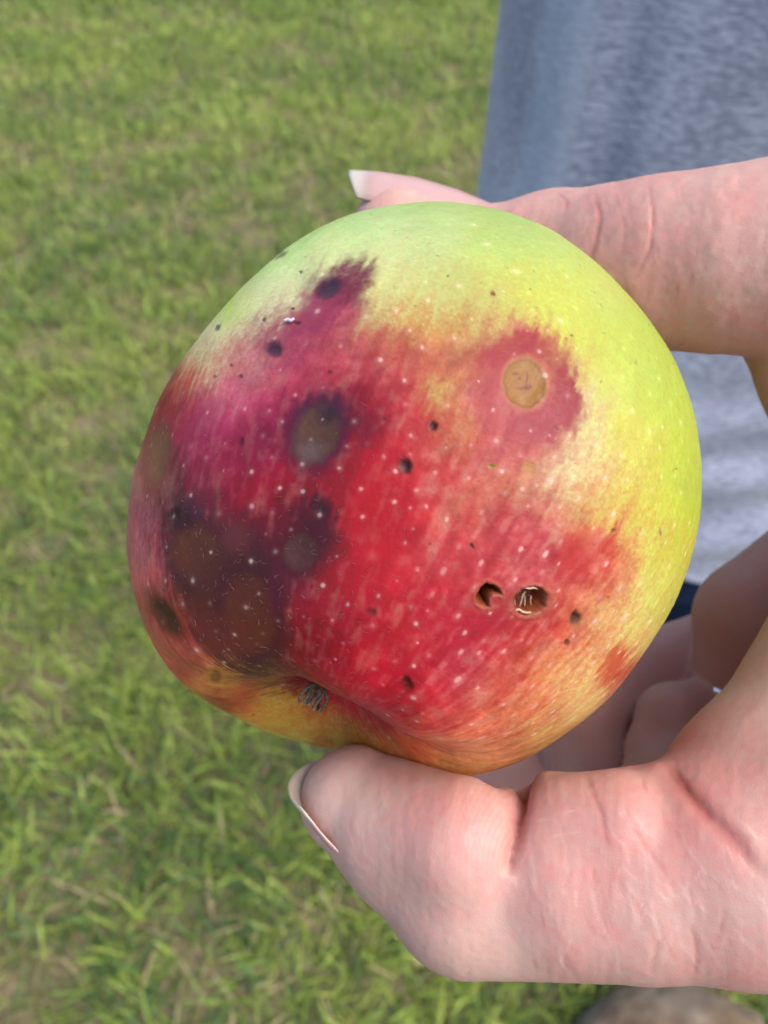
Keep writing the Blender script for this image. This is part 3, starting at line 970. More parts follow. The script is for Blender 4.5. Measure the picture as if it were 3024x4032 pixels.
SKIN_MARKS = {
 # dark fold lines on the hand: polyline, half width px, depth mm
 'fold': [([(2345, 770), (2362, 860), (2345, 960), (2322, 1020)], 11, .5), ([(2200, 765), (2232, 800), (2228, 830)], 9, .3), ([(2555, 740), (2575, 850), (2560, 980), (2500, 1100)], 9, .35),
          ([(2430, 790), (2460, 880), (2452, 980)], 8, .15), ([(2680, 720), (2690, 800)], 8, .12),
          ([(2310, 3060), (2370, 3210), (2390, 3330)], 12, .3), ([(2330, 3420), (2350, 3480)], 9, .25), ([(2450, 3180), (2540, 3330), (2620, 3440)], 11, .22), ([(2645, 3040), (2700, 3110), (2790, 3210), (2890, 3310), (2990, 3430)], 34, .8), ([(2645, 3040), (2700, 3110), (2790, 3210)], 18, .35),
          ([(2730, 3650), (2745, 3780), (2735, 3830)], 10, .35), ([(2850, 3590), (2830, 3700)], 10, .2), ([(2590, 3710), (2570, 3830)], 10, .25), ([(2100, 3780), (2105, 3815)], 8, .2), ([(2225, 3760), (2228, 3825)], 8, .2), ([(2530, 3065), (2545, 3120)], 8, .3), ([(2665, 3030), (2720, 3120)], 9, .4),
          ([(2670, 3130), (2670, 3290)], 9, .12), ([(2210, 3240), (2225, 3330)], 7, .1)],
 'pale': [([(2155, 3480), (2180, 3620)], 4), ([(2330, 3490), (2340, 3570), (2365, 3630), (2390, 3690)], 5), ([(2470, 3480), (2510, 3545), (2570, 3620), (2590, 3660)], 5), ([(2265, 3500), (2272, 3580)], 4), ([(2100, 3430), (2098, 3510)], 4), ([(2025, 3450), (2035, 3500)], 4),
          ([(2560, 3470), (2620, 3540), (2650, 3550)], 4), ([(2665, 3470), (2700, 3510)], 4), ([(2720, 3530), (2790, 3600)], 5), ([(2760, 3470), (2795, 3520)], 4), ([(2780, 3390), (2735, 3470)], 4), ([(2860, 3320), (2890, 3400)], 4), ([(2900, 3350), (2960, 3440), (2975, 3470)], 5), ([(2960, 3490), (3020, 3570)], 5), ([(2865, 3420), (2890, 3490), (2920, 3510)], 4),
          ([(2200, 3210), (2290, 3175)], 4), ([(2110, 3235), (2160, 3225)], 4), ([(2140, 3300), (2290, 3275)], 4), ([(2430, 3210), (2470, 3190)], 4), ([(2940, 3240), (2960, 3280), (3010, 3330)], 5), ([(2370, 3640), (2420, 3750)], 4)]}


def build_hand():
    F = Field((-22, -68, 58), (132, 56, 156), 0.55)
    chain(F, PALM, 8); chain(F, PALM2, 5)
    chain(F, INDEX_BACK, 4); chain(F, RIM, 3)
    chain(F, [MIDDLE[0], MIDDLE[1]], 6); chain(F, [RINGF[0], RINGF[1]], 6); chain(F, [PINKY[0], PINKY[1]], 6)
    # finger chains are smooth along themselves, tight against each other
    for pts, k in ((MIDDLE[1:], 1.0), (RINGF[1:], 1.0), (PINKY[1:], 1.0)):
        chain(F, pts, k)
    chain(F, WEB, 4)
    chain(F, INDEX, 2.0)
    # index knuckle skin rolls
    F.add(px3(2255, 850, 98), px3(2262, 1050, 97), 2.4, 2.6, 1.5)
    chain(F, THUMB, 1.6)
    # thumb pulp and the pad of the next joint with the deep flexion crease between
    F.add(px3(1850, 3515, 83), px3(2300, 3535, 82), 7.2, 7.0, 2.5)
    F.add(px3(1540, 3245, 83.5), px3(1800, 3318, 79), 5.8, 6.4, 2.0)
    F.add(px3(2292, 3302, 78.3), px3(2450, 3290, 77), 6.3, 6.3, 0.6)
    F.add(px3(2600, 3120, 78), px3(2620, 3250, 77), 2.4, 3.2, 1.2)
    F.add(px3(2050, 3046, 68), px3(2050, 3052, 95), 1.3, 1.3, 1.6, carve=True)
    F.add(px3(2350, 3430, 100), px3(3100, 3300, 102), 10, 14, 6)
    # wrist and forearm leave the picture on the right
    F.add(px3(4300, 2500, 110), (118, -28, 100), 22, 21, 8)
    F.add((118, -28, 100), (150, -36, 94), 22, 23, 6)
    # flesh gives way to the fruit
    X, Y, Z = np.meshgrid(*F.ax, indexing='ij')
    sel = np.where(((X - A_C[0]) ** 2 + (Y - A_C[1]) ** 2 + (Z - A_C[2]) ** 2 < 46 ** 2) & (F.F < 6))
    q = np.stack([X[sel], Y[sel], Z[sel]], 1) - A_C
    rr = np.linalg.norm(q, axis=1)
    da = (rr - apple_r(q / np.maximum(rr, 1e-6)[:, None]) - 0.05)
    f0 = F.F[sel]
    # bulge where squeezed, then cut to the skin of the fruit
    F.F[sel] = np.maximum(f0 - 0.35 * np.exp(-(da / 2.0) ** 2) * (f0 < 1.5), -da).astype(np.float32)
    del X, Y, Z
    V, Q = F.mesh()
    V = smooth_mesh(V, Q, 6, 0.5)
    # refine the part in view once so that folds have room
    nrm = vert_normals(V, Q)
    me0 = make_mesh('tmp', V, Q)
    import bmesh
    bm = bmesh.new(); bm.from_mesh(me0)
    bm.faces.ensure_lookup_table()
    pxv, pyv = proj(V)
    fc = V[Q].mean(1)
    fpx, fpy = proj(fc)
    vis = (fpx > 900) & (fpx < 3200) & (fpy > 500) & (fpy < 3950)
    edges = {e for i in np.nonzero(vis)[0] for e in bm.faces[int(i)].edges}
    bmesh.ops.subdivide_edges(bm, edges=list(edges), cuts=1, use_grid_fill=True, smooth=0.0)
    bmesh.ops.triangulate(bm, faces=[f for f in bm.faces if len(f.verts) != 4])
    bmesh.ops.triangulate(bm, faces=bm.faces[:])
    bm.to_mesh(me0); bm.free()
    nv = len(me0.vertices)
    V = np.zeros(nv * 3, np.float32); me0.vertices.foreach_get('co', V); V = V.reshape(-1, 3).astype(float)
    T = np.zeros(len(me0.polygons) * 3, np.int32); me0.loops.foreach_get('vertex_index', T); T = T.reshape(-1, 3)
    bpy.data.meshes.remove(me0)
    e = np.unique(np.sort(np.concatenate([T[:, [0, 1]], T[:, [1, 2]], T[:, [2, 0]]]), 1), axis=0)
    deg = np.bincount(e[:, 0], minlength=nv) + np.bincount(e[:, 1], minlength=nv)
    for k in range(4):
        A = np.stack([np.bincount(e[:, 0], V[e[:, 1], i], nv) + np.bincount(e[:, 1], V[e[:, 0], i], nv) for i in range(3)], 1)
        V = V + (0.5 if k % 2 == 0 else -0.5) * (A / deg[:, None] - V)
    n = np.cross(V[T[:, 1]] - V[T[:, 0]], V[T[:, 2]] - V[T[:, 0]])
    nrm = np.zeros_like(V)
    for k in range(3):
        for i in range(3):
            nrm[:, i] += np.bincount(T[:, k], n[:, i], nv)
    nrm /= np.maximum(np.linalg.norm(nrm, axis=1, keepdims=True), 1e-9)
    px, py = proj(V)
    fr = (np.sum(nrm * V, 1) < 0) & (V[:, 2] < 102 + 8 * (py < 1400))
    fr = fr.astype(float)
    # ---- skin colour: pale pink, redder at joints and pads
    nz = fbm(V * 0.16, 3); nf = fbm(V * 0.9, 3)
    base = np.array([0.42, 0.24, 0.2])
    C = np.tile(base, (nv, 1))
    red = np.clip(0.45 * nz + 0.35 * nf + 0.25 * fbm(V * 2.2 + 7, 2), -1, 1)
    for (x, y, s, a) in ((2600, 3150, 260, .35), (2000, 3300, 150, .45), (1750, 3080, 200, .1), (2850, 3150, 160, .35), (2950, 3830, 150, .3), (2750, 1300, 250, .35), (1500, 790, 120, .15), (2440, 900, 170, .2), (2300, 3500, 250, .1)):
        red = red + fr * a * np.exp(-((px - x) ** 2 + (py - y) ** 2) / (2 * s * s))
    for (x, y, s, a) in ((1400, 3200, 120, .25), (2950, 3550, 120, .15), (1300, 3080, 120, .2)):
        red = red - fr * a * np.exp(-((px - x) ** 2 + (py - y) ** 2) / (2 * s * s))
    C = C * np.stack([1 + 0.03 * red, 1 - 0.34 * red, 1 - 0.30 * red], 1)
    inner = sstep(98, 106, V[:, 2]) * (py > 1700)  # palm side redder, also tinted darker to paint shade into the pocket
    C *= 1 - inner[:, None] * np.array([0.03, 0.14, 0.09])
    C *= (1 + 0.05 * nf)[:, None]
    disp = 0.03 * fbm(V * 1.6, 2)
    w1 = 5 * fbm(V * 0.7 + 3, 2); w2 = 5 * fbm(V * 0.7 + 13, 2)
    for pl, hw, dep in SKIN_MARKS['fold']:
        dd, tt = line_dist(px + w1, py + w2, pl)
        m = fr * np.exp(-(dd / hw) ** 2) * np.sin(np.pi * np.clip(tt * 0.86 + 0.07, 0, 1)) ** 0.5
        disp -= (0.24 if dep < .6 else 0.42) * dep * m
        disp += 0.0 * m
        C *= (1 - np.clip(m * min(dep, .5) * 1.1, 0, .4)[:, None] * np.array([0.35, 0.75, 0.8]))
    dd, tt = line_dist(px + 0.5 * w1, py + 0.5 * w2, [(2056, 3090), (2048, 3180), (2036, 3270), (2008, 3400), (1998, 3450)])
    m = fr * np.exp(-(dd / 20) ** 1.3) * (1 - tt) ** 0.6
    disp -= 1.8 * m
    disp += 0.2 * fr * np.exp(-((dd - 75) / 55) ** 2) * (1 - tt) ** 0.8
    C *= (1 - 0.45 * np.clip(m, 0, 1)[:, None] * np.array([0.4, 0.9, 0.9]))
    for pl, hw in SKIN_MARKS['pale']:
        dd, tt = line_dist(px + w1, py + w2, pl)
        m = fr * np.exp(-(dd / (hw * 1.1)) ** 2) * np.sin(np.pi * tt) ** 0.6 * (0.6 + 0.6 * np.clip(nf + .3, 0, 1))
        C = C + (np.array([0.60, 0.44, 0.37]) - C) * (0.32 * np.clip(m, 0, 1))[:, None]
        disp += 0.01 * m
    rw = np.random.default_rng(17)
    fi = np.where(fr > 0)[0]
    for i in range(90):
        thumb = i < 62
        if thumb:
            x0, y0 = rw.uniform(2080, 3050), rw.uniform(3130, 3760)
            a_ = math.radians(88 - 38 * (x0 - 2080) / 970 + rw.normal(0, 6))
            ln_ = rw.uniform(90, 300)
        else:
            x0, y0 = rw.uniform(2180, 3050), rw.uniform(720, 1330)
            a_ = math.radians(95 + rw.normal(0, 22))
            ln_ = rw.uniform(50, 160)
        sel = fi[(np.abs(px[fi] - x0) < 330) & (np.abs(py[fi] - y0) < 330)]
        if not len(sel):
            continue
        bend = rw.normal(0, 0.25)
        pl = [(x0, y0)]
        for k in range(3):
            pl.append((pl[-1][0] + math.cos(a_ + bend * k) * ln_ / 3, pl[-1][1] + math.sin(a_ + bend * k) * ln_ / 3))
        dd, tt = line_dist(px[sel] + w1[sel], py[sel] + w2[sel], pl)
        m = np.exp(-(dd / 5.5) ** 2) * np.sin(np.pi * tt)
        if rw.random() < (0.5 if thumb else 0.25):
            C[sel] += (np.array([0.58, 0.42, 0.36]) - C[sel]) * (0.25 * m)[:, None]
        else:
            C[sel] *= 1 - (0.15 * m)[:, None] * np.array([0.5, 1, 1])
    # papillary ridges on the thumb pulp
    rid = np.hypot((px - 2060) * 1.0, (py - 3420) * 0.62 + 0.0004 * (px - 1900) ** 2)
    zone = fr * np.exp(-(((px - 1900) / 150) ** 2 + ((py - 3240) / 190) ** 2))
    rg = np.sin(rid / 21.0 * 2 * np.pi + 2 * nz)
    disp += 0.012 * zone * rg
    C *= (1 + 0.07 * zone * rg)[:, None]
    # fine wrinkles
    wr = fbm(np.stack([px / 26, py / 120, px * 0], 1), 2)
    disp += fr * 0.03 * wr * (py > 3000)
    wr2 = fbm(np.stack([px / 40 + py / 90, py / 55, px * 0 + 3], 1), 3)
    disp += fr * 0.09 * wr2 * (py < 1500)
    C *= (1 + 0.07 * fr * wr2 * (py < 1500))[:, None]
    C *= (1 + 0.05 * fr * wr * (py > 3000))[:, None]
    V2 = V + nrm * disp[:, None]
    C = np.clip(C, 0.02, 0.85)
    W = to_world(V2)
    m, nt, b = new_mat('skin')
    a = N(nt, 'ShaderNodeAttribute', attribute_name='col')
    nt.links.new(a.outputs['Color'], b.inputs['Base Color'])
    b.inputs['Roughness'].default_value = 0.52
    b.inputs['Specular IOR Level'].default_value = 0.35
    b.inputs['Subsurface Weight'].default_value = 0.35
    b.inputs['Subsurface Radius'].default_value = (1.0, 0.36, 0.22)
    b.inputs['Subsurface Scale'].default_value = 0.0016
    tc = N(nt, 'ShaderNodeTexCoord')
    vo = N(nt, 'ShaderNodeTexVoronoi', Scale=3000.0)
    vo.feature = 'DISTANCE_TO_EDGE'
    nzn = N(nt, 'ShaderNodeTexNoise', Scale=700.0, Detail=3.0)
    nt.links.new(tc.outputs['Object'], nzn.inputs['Vector'])
    mixv = N(nt, 'ShaderNodeMix', data_type='RGBA')
    mixv.inputs['Factor'].default_value = 0.0006
    nt.links.new(tc.outputs['Object'], mixv.inputs['A'])
    nt.links.new(nzn.outputs[1], mixv.inputs['B'])
    nt.links.new(mixv.outputs['Result'], vo.inputs['Vector'])
    mr = N(nt, 'ShaderNodeMapRange')
    mr.inputs['From Max'].default_value = 0.25
    nt.links.new(vo.outputs['Distance'], mr.inputs['Value'])
    bp = N(nt, 'ShaderNodeBump', Strength=0.16, Distance=0.00006)
    nt.links.new(mr.outputs[0], bp.inputs['Height'])
    nt.links.new(bp.outputs[0], b.inputs['Normal'])
    root = empty('hand', tuple(to_world(np.array([126, -30, 98]))))
    L0 = np.array(root.location)
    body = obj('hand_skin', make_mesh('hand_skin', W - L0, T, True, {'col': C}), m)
    body.parent = root
    tag(root, "person's bare right hand pinching the apple between index finger and thumb", 'hand')

    # ---- nails
    def nail(cl, Nn, w, ang, free, mat, thick=0.35, taper=0.25):
        """cl: centreline points mm (cuticle to tip), Nn dorsal normal"""
        cl = np.array(cl, float); nu, nv_ = 26, 19
        t_ = np.linspace(0, 1, len(cl)); vs_, fr_ = [], []
        ax0 = cl[-1] - cl[0]; ax0 /= np.linalg.norm(ax0)
        Nn = Nn - ax0 * (Nn @ ax0); Nn /= np.linalg.norm(Nn)
        S = np.cross(ax0, Nn)
        for lay in (0, 1):
            for i in range(nu):
                for j in range(nv_):
                    v = -1 + 2 * j / (nv_ - 1)
                    u = i / (nu - 1)
                    uu = u * (1 - 0.16 * v * v) + (1 - u) * 0.12 * v * v
                    c = np.array([np.interp(uu, t_, cl[:, k]) for k in range(3)])
                    ww = w * (1 - taper * max(0, uu - 0.6) / 0.4)
                    th = v * ang
                    p = c + S * ww * math.sin(th) + Nn * (ww * (math.cos(th) - 1) - lay * thick)
                    vs_.append(p); fr_.append(uu + 0.05 * v * v)
        f0 = grid_faces(nu, nv_)
        n0 = nu * nv_
        f1 = f0[:, ::-1] + n0
        ring = [i * nv_ for i in range(nu)] + [(nu - 1) * nv_ + j for j in range(1, nv_)] + [i * nv_ + nv_ - 1 for i in range(nu - 2, -1, -1)] + list(range(nv_ - 2, 0, -1))
        ring = np.array(ring); r2 = np.roll(ring, -1)
        f2 = np.stack([ring, ring + n0, r2 + n0, r2], 1)
        fr_ = np.array(fr_)
        pink = np.array([0.36, 0.225, 0.21]); white = np.array([0.36, 0.325, 0.28])
        m_ = sstep(free - 0.10, free + 0.07, fr_)[:, None]
        cc = pink * (1 - m_) + white * m_
        cc = cc * (1 - 0.15 * np.exp(-((fr_ - free + .04) / 0.05) ** 2))[:, None]
        o = obj('fingernail', make_mesh('fingernail', to_world(np.array(vs_)) - L0, np.concatenate([f0, f1, f2]), True, {'col': cc}), mat)
        o.parent = root
        return o

    mn = mat_attr('nail', 'col', 0.28, 0.5, 0.25, (1, .5, .35), 0.001)
    nail([px3(1960, 812, 105), px3(1800, 745, 105), px3(1640, 697, 105), px3(1480, 673, 105), px3(1376, 668, 105)], np.array([0.12, 0.88, -0.46]), 6.3, 1.1, 0.84, mn)
    nail([px3(1575, 3475, 86.5), px3(1412, 3350, 87), px3(1276, 3208, 87.3), px3(1148, 3058, 87.6)], np.array([-0.78, -0.42, 0.46]), 6.2, 1.05, 0.80, mn, 0.4, 0.15)
    # ---- silver ring on the folded finger
    axd = (px3(2965, 2700, 121) - px3(2985, 2440, 120)); axd /= np.linalg.norm(axd)
    c0 = px3(2968, 2755, 121)
    axd = axd + np.array([-0.28, 0, 0.1]); axd /= np.linalg.norm(axd)
    e1 = np.cross(axd, [0, 0, 1.0]); e1 /= np.linalg.norm(e1); e2 = np.cross(axd, e1)
    prof = [(8.7, -1.5), (9.7, -1.6), (10.2, -0.8), (10.35, 0), (10.2, 0.8), (9.7, 1.6), (8.7, 1.5)]
    vs_ = []
    for i in range(64):
        a_ = 2 * math.pi * i / 64
        for (r_, h_) in prof:
            vs_.append(c0 + (e1 * math.cos(a_) + e2 * math.sin(a_)) * r_ + axd * h_)
    mr_ = mat_plain('silver', (0.80, 0.82, 0.84), 0.22, 0.5, 1.0, noise=(900.0, 0.08))
    cr = to_world(c0)
    rg_ = obj('ring', make_mesh('ring', to_world(np.array(vs_)) - cr, grid_faces(64, len(prof), True, True), True), mr_)
    rg_.location = tuple(cr)
    tag(rg_, 'plain silver ring on the folded finger behind the thumb', 'ring')


# ------------------------------------------------------------------ person in a heather grey shirt
def loft(rings, nseg, closed_top=True):
    V = np.concatenate(rings, 0)
    f = grid_faces(len(rings), nseg, wrap_v=True)
    return V, f


PX, PY = 0.248, 0.475


def build_person():
    root = empty('person', (PX, PY, 0))
    L0 = np.array([PX, PY, 0.0])
    ns = 420
    th = np.linspace(0, 2 * np.pi, ns, endpoint=False)
    # ---- shirt
    zs = np.concatenate([np.linspace(0.812, 1.26, 300), np.linspace(1.262, 1.44, 40)])
    rings = []
    for z in zs:
        rx, ry = 0.184, 0.122
        if z < 1.0:
            rx += 0.004 * (1.0 - z) / 0.2; ry += 0.010 * (1.0 - z) / 0.2
        k = 1.0
        if z > 1.26:
            s = (z - 1.26) / 0.18
            rx = 0.184 + 0.03 * math.sin(s * 3.1) - 0.125 * s ** 2.2
            ry = 0.122 - 0.055 * s ** 1.6
        ct, st_ = np.cos(th), np.sin(th)
        ex = 2.35
        rr = (np.abs(ct) ** ex + np.abs(st_) ** ex) ** (-1 / ex)
        x = rx * rr * ct; y = ry * rr * st_
        P = np.stack([x, y, np.full(ns, z)], 1)
        n = np.stack([ct / rx, st_ / ry, ct * 0], 1); n /= np.linalg.norm(n, axis=1, keepdims=True)
        # soft drape folds: slanting rolls towards the hem, faint ones above
        low = float(np.clip((1.03 - z) / 0.17, 0, 1))
        q = np.stack([x * 4.0, y * 4.0, np.full(ns, z * 22.0) + x * 9], 1)
        fold = 0.009 * low * np.sin((z - 0.30 * x) * 105 + 1.6 * fbm(q * 0.35, 2)) * (0.6 + 0.5 * fbm(q * 0.5 + 4, 2))
        fold = fold + 0.003 * fbm(np.stack([x * 6, y * 6, np.full(ns, z * 7.0)], 1), 3)
        # a standing crease beside the front edge
        fold = fold + 0.0055 * np.exp(-((x + 0.160) / 0.010) ** 2) * (st_ < 0) - 0.004 * np.exp(-((x + 0.136) / 0.008) ** 2) * (st_ < 0)
        # hem band, a little thicker
        if z < 0.834:
            fold = fold + 0.0016
        P = P + n * np.asarray(fold)[:, None]
        P[:, 2] += 0.012 * np.sin(th * 2 + 0.5) * np.clip((0.9 - z) / 0.09, 0, 1) - 0.35 * 0.06 * x / 0.184 * np.clip((0.95 - z) / 0.14, 0, 1)
        rings.append(P)
    V, f = loft(rings, ns)
    # inner skin turned up inside the hem gives the cloth its thickness
    m, nt, b = new_mat('heather_jersey')
    b.inputs['Roughness'].default_value = 0.95
    b.inputs['Specular IOR Level'].default_value = 0.08
    b.inputs['Sheen Weight'].default_value = 0.25
    tc = N(nt, 'ShaderNodeTexCoord')
    mp = N(nt, 'ShaderNodeMapping')
    mp.inputs['Rotation'].default_value = (0, math.radians(32), 0)
    mp.inputs['Scale'].default_value = (170.0, 170.0, 760.0)
    nt.links.new(tc.outputs['Object'], mp.inputs['Vector'])
    n1 = N(nt, 'ShaderNodeTexNoise', Scale=1.0, Detail=5.0, Roughness=0.6)
    nt.links.new(mp.outputs[0], n1.inputs['Vector'])
    n2 = N(nt, 'ShaderNodeTexNoise', Scale=14.0, Detail=3.0)
    nt.links.new(tc.outputs['Object'], n2.inputs['Vector'])
    add = N(nt, 'ShaderNodeMath', operation='MULTIPLY_ADD')
    nt.links.new(n2.outputs[0], add.inputs[0]); add.inputs[1].default_value = 0.35
    nt.links.new(n1.outputs[0], add.inputs[2])
    r = ramp(nt, [(0.54, (0.165, 0.182, 0.24)), (0.67, (0.255, 0.275, 0.35)), (0.80, (0.38, 0.405, 0.49))])
    nt.links.new(add.outputs[0], r.inputs[0])
    sx = N(nt, 'ShaderNodeSeparateXYZ')
    nt.links.new(tc.outputs['Object'], sx.inputs[0])
    # paler band in the cloth colour paints the light caught by the standing crease
    bandr = ramp(nt, [(0.0, (0, 0, 0)), (0.10, (0, 0, 0)), (0.14, (1, 1, 1)), (0.24, (1, 1, 1)), (0.29, (0, 0, 0))])
    mrb = N(nt, 'ShaderNodeMapRange')
    mrb.inputs['From Min'].default_value = -0.19; mrb.inputs['From Max'].default_value = -0.05
    nt.links.new(sx.outputs['X'], mrb.inputs['Value'])
    nt.links.new(mrb.outputs[0], bandr.inputs[0])
    bm_ = N(nt, 'ShaderNodeMath', operation='MULTIPLY'); bm_.inputs[1].default_value = 0.45
    nt.links.new(bandr.outputs[0], bm_.inputs[0])
    mxb = N(nt, 'ShaderNodeMix', data_type='RGBA')
    nt.links.new(bm_.outputs[0], mxb.inputs['Factor'])
    nt.links.new(r.outputs[0], mxb.inputs['A'])
    mxb.inputs['B'].default_value = (0.36, 0.42, 0.53, 1)
    nt.links.new(mxb.outputs['Result'], b.inputs['Base Color'])
    n3 = N(nt, 'ShaderNodeTexNoise', Scale=900.0, Detail=2.0)
    nt.links.new(tc.outputs['Object'], n3.inputs['Vector'])
    bp = N(nt, 'ShaderNodeBump', Strength=0.4, Distance=0.0006)
    nt.links.new(n3.outputs[0], bp.inputs['Height'])
    nt.links.new(bp.outputs[0], b.inputs['Normal'])
    so = obj('shirt', make_mesh('shirt', V, f, True), m)
    so.parent = root
    sd = so.modifiers.new('cloth', 'SOLIDIFY'); sd.thickness = 0.0022; sd.offset = -1
    so['label'] = 'heather grey jersey shirt with soft folds above its hem'
    # sleeves
    for s in (-1, 1):
        rg = []
        for i in range(12):
            u = i / 11
            c = np.array([s * (0.150 + 0.018 * u), 0.01 + 0.055 * u, 1.365 - 0.15 * u])
            t2 = np.linspace(0, 2 * np.pi, 40, endpoint=False)
            rr = 0.072 - 0.006 * u + 0.002 * np.sin(3 * t2 + 5 * u)
            rg.append(c + np.stack([rr * np.cos(t2) * 0.9, rr * np.sin(t2), -s * 0 + rr * np.cos(t2) * 0.38 * s], 1))
        V2, f2 = loft(rg, 40)
        sl = obj('sleeve', make_mesh('sleeve', V2, f2, True), m)
        sl.parent = root
        q = sl.modifiers.new('cloth', 'SOLIDIFY'); q.thickness = 0.002; q.offset = -1
    # ---- trousers: hips then two legs
    mt = mat_plain('navy_twill', (0.010, 0.018, 0.048), 0.9, 0.15, noise=(600.0, 0.35))
    t3 = np.linspace(0, 2 * np.pi, 96, endpoint=False)
    rg = []
    for z in np.linspace(1.0, 0.74, 14):
        u = (1.0 - z) / 0.26
        rg.append(np.stack([(0.160 + 0.012 * u) * np.cos(t3), (0.100 + 0.008 * u) * np.sin(t3), np.full(96, z)], 1))
    V3, f3 = loft(rg, 96)
    hp = obj('trouser_hips', make_mesh('trouser_hips', V3, f3[:, ::-1], True), mt)
    hp.parent = root
    for s in (-1, 1):
        rg = []
        for i in range(50):
            u = i / 49
            z = 0.80 - 0.745 * u
            rx = 0.092 - 0.028 * min(1, u * 1.3)
            c = np.array([s * (0.080 + 0.012 * u), 0.0, z])
            wob = 0.004 * np.sin(5 * t3 + 14 * u) * (0.3 + u) + 0.006 * np.exp(-((u - .96) / .05) ** 2)
            rg.append(c + np.stack([(rx + wob) * np.cos(t3), (rx * 1.05 + wob) * np.sin(t3), 0 * t3], 1))
        V3, f3 = loft(rg, 96)
        lg = obj('trouser_leg', make_mesh('trouser_leg', V3, f3[:, ::-1], True), mt)
        lg.parent = root
    # ---- bare neck, head and arms (hands clasped behind the back), one surface
    F = Field((-300, -140, 760), (300, 230, 1760), 7.0)
    F.add((0, 0, 1380), (0, 4, 1500), 58, 54, 10)
    F.add((0, 0, 1570), (0, 2, 1640), 70, 78, 12)
    F.add((0, -35, 1535), (0, -42, 1545), 44, 42, 14)
    F.add((0, -82, 1585), (0, -78, 1610), 11, 7, 6)
    for s in (-1, 1):
        F.add((s * 76, 8, 1575), (s * 78, 10, 1600), 9, 10, 4)
        F.add((s * 28, -76, 1612), (s * 30, -76, 1612), 9, 9, 4, carve=True)
        F.add((s * 150, 20, 1345), (s * 120, 125, 1130), 46, 38, 10)
        F.add((s * 120, 125, 1130), (s * 40, 165, 1000), 38, 27, 8)
        F.add((s * 40, 165, 1000), (s * -20, 175, 985), 30, 32, 8)
    Vb, Qb = F.mesh()
    Vb = smooth_mesh(Vb, Qb, 6, 0.5)
    mb = mat_plain('skin_person', (0.50, 0.30, 0.24), 0.55, 0.3, noise=(40.0, 0.1))
    bo = obj('body', make_mesh('body', Vb * 1e-3, Qb, True), mb)
    bo.parent = root
    F = Field((-110, -110, 1560), (110, 110, 1740), 6.0)
    F.add((0, 18, 1610), (0, 16, 1652), 76, 78, 8)
    F.add((0, -75, 1560), (0, -95, 1575), 55, 48, 8, carve=True)
    Vb, Qb = F.mesh()
    Vb = smooth_mesh(Vb, Qb, 4, 0.5)
    hb = obj('hair', make_mesh('hair', Vb * 1e-3, Qb, True), mat_plain('brown_hair', (0.05, 0.03, 0.018), 0.6, 0.3, noise=(300.0, 0.5)))
    hb.parent = root
    # ---- shoes
    ms = mat_plain('shoe_leather', (0.05, 0.045, 0.042), 0.6, 0.3)
    for s in (-1, 1):
        F = Field((-70, -200, -5), (70, 110, 130), 4.0)
        F.add((0, 40, 42), (0, -60, 36), 40, 38, 12)
        F.add((0, -60, 34), (4 * s, -145, 30), 42, 34, 12)
        F.add((0, 45, 60), (0, 40, 95), 40, 42, 10)
        Z = F.ax[2][None, None, :]
        F.F = np.maximum(F.F, 4 - Z)
        Vb, Qb = F.mesh()
        Vb = smooth_mesh(Vb, Qb, 4, 0.5)
        Vb[:, 0] += s * 92
        sh = obj('shoe', make_mesh('shoe', Vb * 1e-3, Qb, True), ms)
        sh.parent = root
    tag(root, 'person standing behind the hand in grey shirt and navy trousers', 'person')


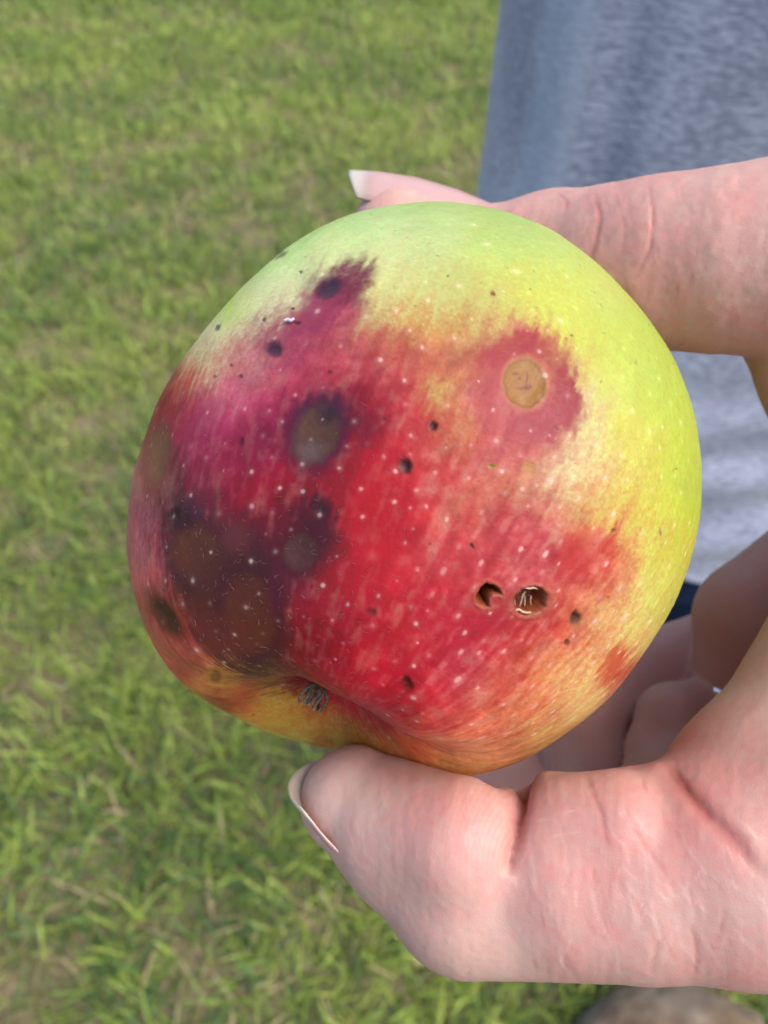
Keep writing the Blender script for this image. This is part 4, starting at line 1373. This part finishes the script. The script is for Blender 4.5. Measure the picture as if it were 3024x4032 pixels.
# ------------------------------------------------------------------ stone in the grass
def build_stone():
    # direction of the photo pixel meets the lawn here
    c = np.array([2640 - 1512, -(4205 - 2016), FPX]) / FPX @ R3
    p = c * (CAM_Z - 0.045) / -c[2]
    cx, cy = p[0], p[1]
    n = 160
    al = np.linspace(0.001, math.pi - .001, n); ps = np.linspace(0, 2 * np.pi, 2 * n, endpoint=False)
    AL, PS = np.meshgrid(al, ps, indexing='ij')
    d = np.stack([np.sin(AL) * np.cos(PS), np.sin(AL) * np.sin(PS), np.cos(AL)], -1).reshape(-1, 3)
    rad = 1 + 0.10 * fbm(d * 1.6 + 3, 3) + 0.018 * fbm(d * 12, 3)
    bump = np.exp(-(np.sum((d - np.array([0.83, 0.52, 0.2]) / np.linalg.norm([0.83, 0.52, 0.2])) ** 2, 1)) / 0.035)
    rad = rad + 0.11 * bump
    V = d * rad[:, None] * np.array([0.138, 0.098, 0.075])
    f = grid_faces(n, 2 * n, wrap_v=True)
    m, nt, b = new_mat('fieldstone')
    b.inputs['Roughness'].default_value = 0.9
    b.inputs['Specular IOR Level'].default_value = 0.15
    tc = N(nt, 'ShaderNodeTexCoord')
    n1 = N(nt, 'ShaderNodeTexNoise', Scale=26.0, Detail=5.0)
    n2 = N(nt, 'ShaderNodeTexNoise', Scale=9.0, Detail=3.0)
    nt.links.new(tc.outputs['Object'], n1.inputs['Vector']); nt.links.new(tc.outputs['Object'], n2.inputs['Vector'])
    r1 = ramp(nt, [(0.36, (0.06, 0.045, 0.034)), (0.50, (0.115, 0.088, 0.062)), (0.66, (0.175, 0.145, 0.115))])
    r2 = ramp(nt, [(0.40, (0.125, 0.075, 0.04)), (0.60, (0.15, 0.125, 0.10))])
    nt.links.new(n1.outputs[0], r1.inputs[0]); nt.links.new(n2.outputs[0], r2.inputs[0])
    mx = N(nt, 'ShaderNodeMix', data_type='RGBA'); mx.inputs['Factor'].default_value = 0.4
    nt.links.new(r1.outputs[0], mx.inputs['A']); nt.links.new(r2.outputs[0], mx.inputs['B'])
    nt.links.new(mx.outputs['Result'], b.inputs['Base Color'])
    bp = N(nt, 'ShaderNodeBump', Strength=0.5, Distance=0.003)
    nt.links.new(n1.outputs[0], bp.inputs['Height']); nt.links.new(bp.outputs[0], b.inputs['Normal'])
    o = obj('stone', make_mesh('stone', V, f, True), m)
    o.location = (cx, cy, 0.045)
    tag(o, 'mottled tan and grey rounded stone in the grass below the thumb', 'stone')


build_ground()
build_person()
build_stone()
build_apple()
build_hand()
build_grass()
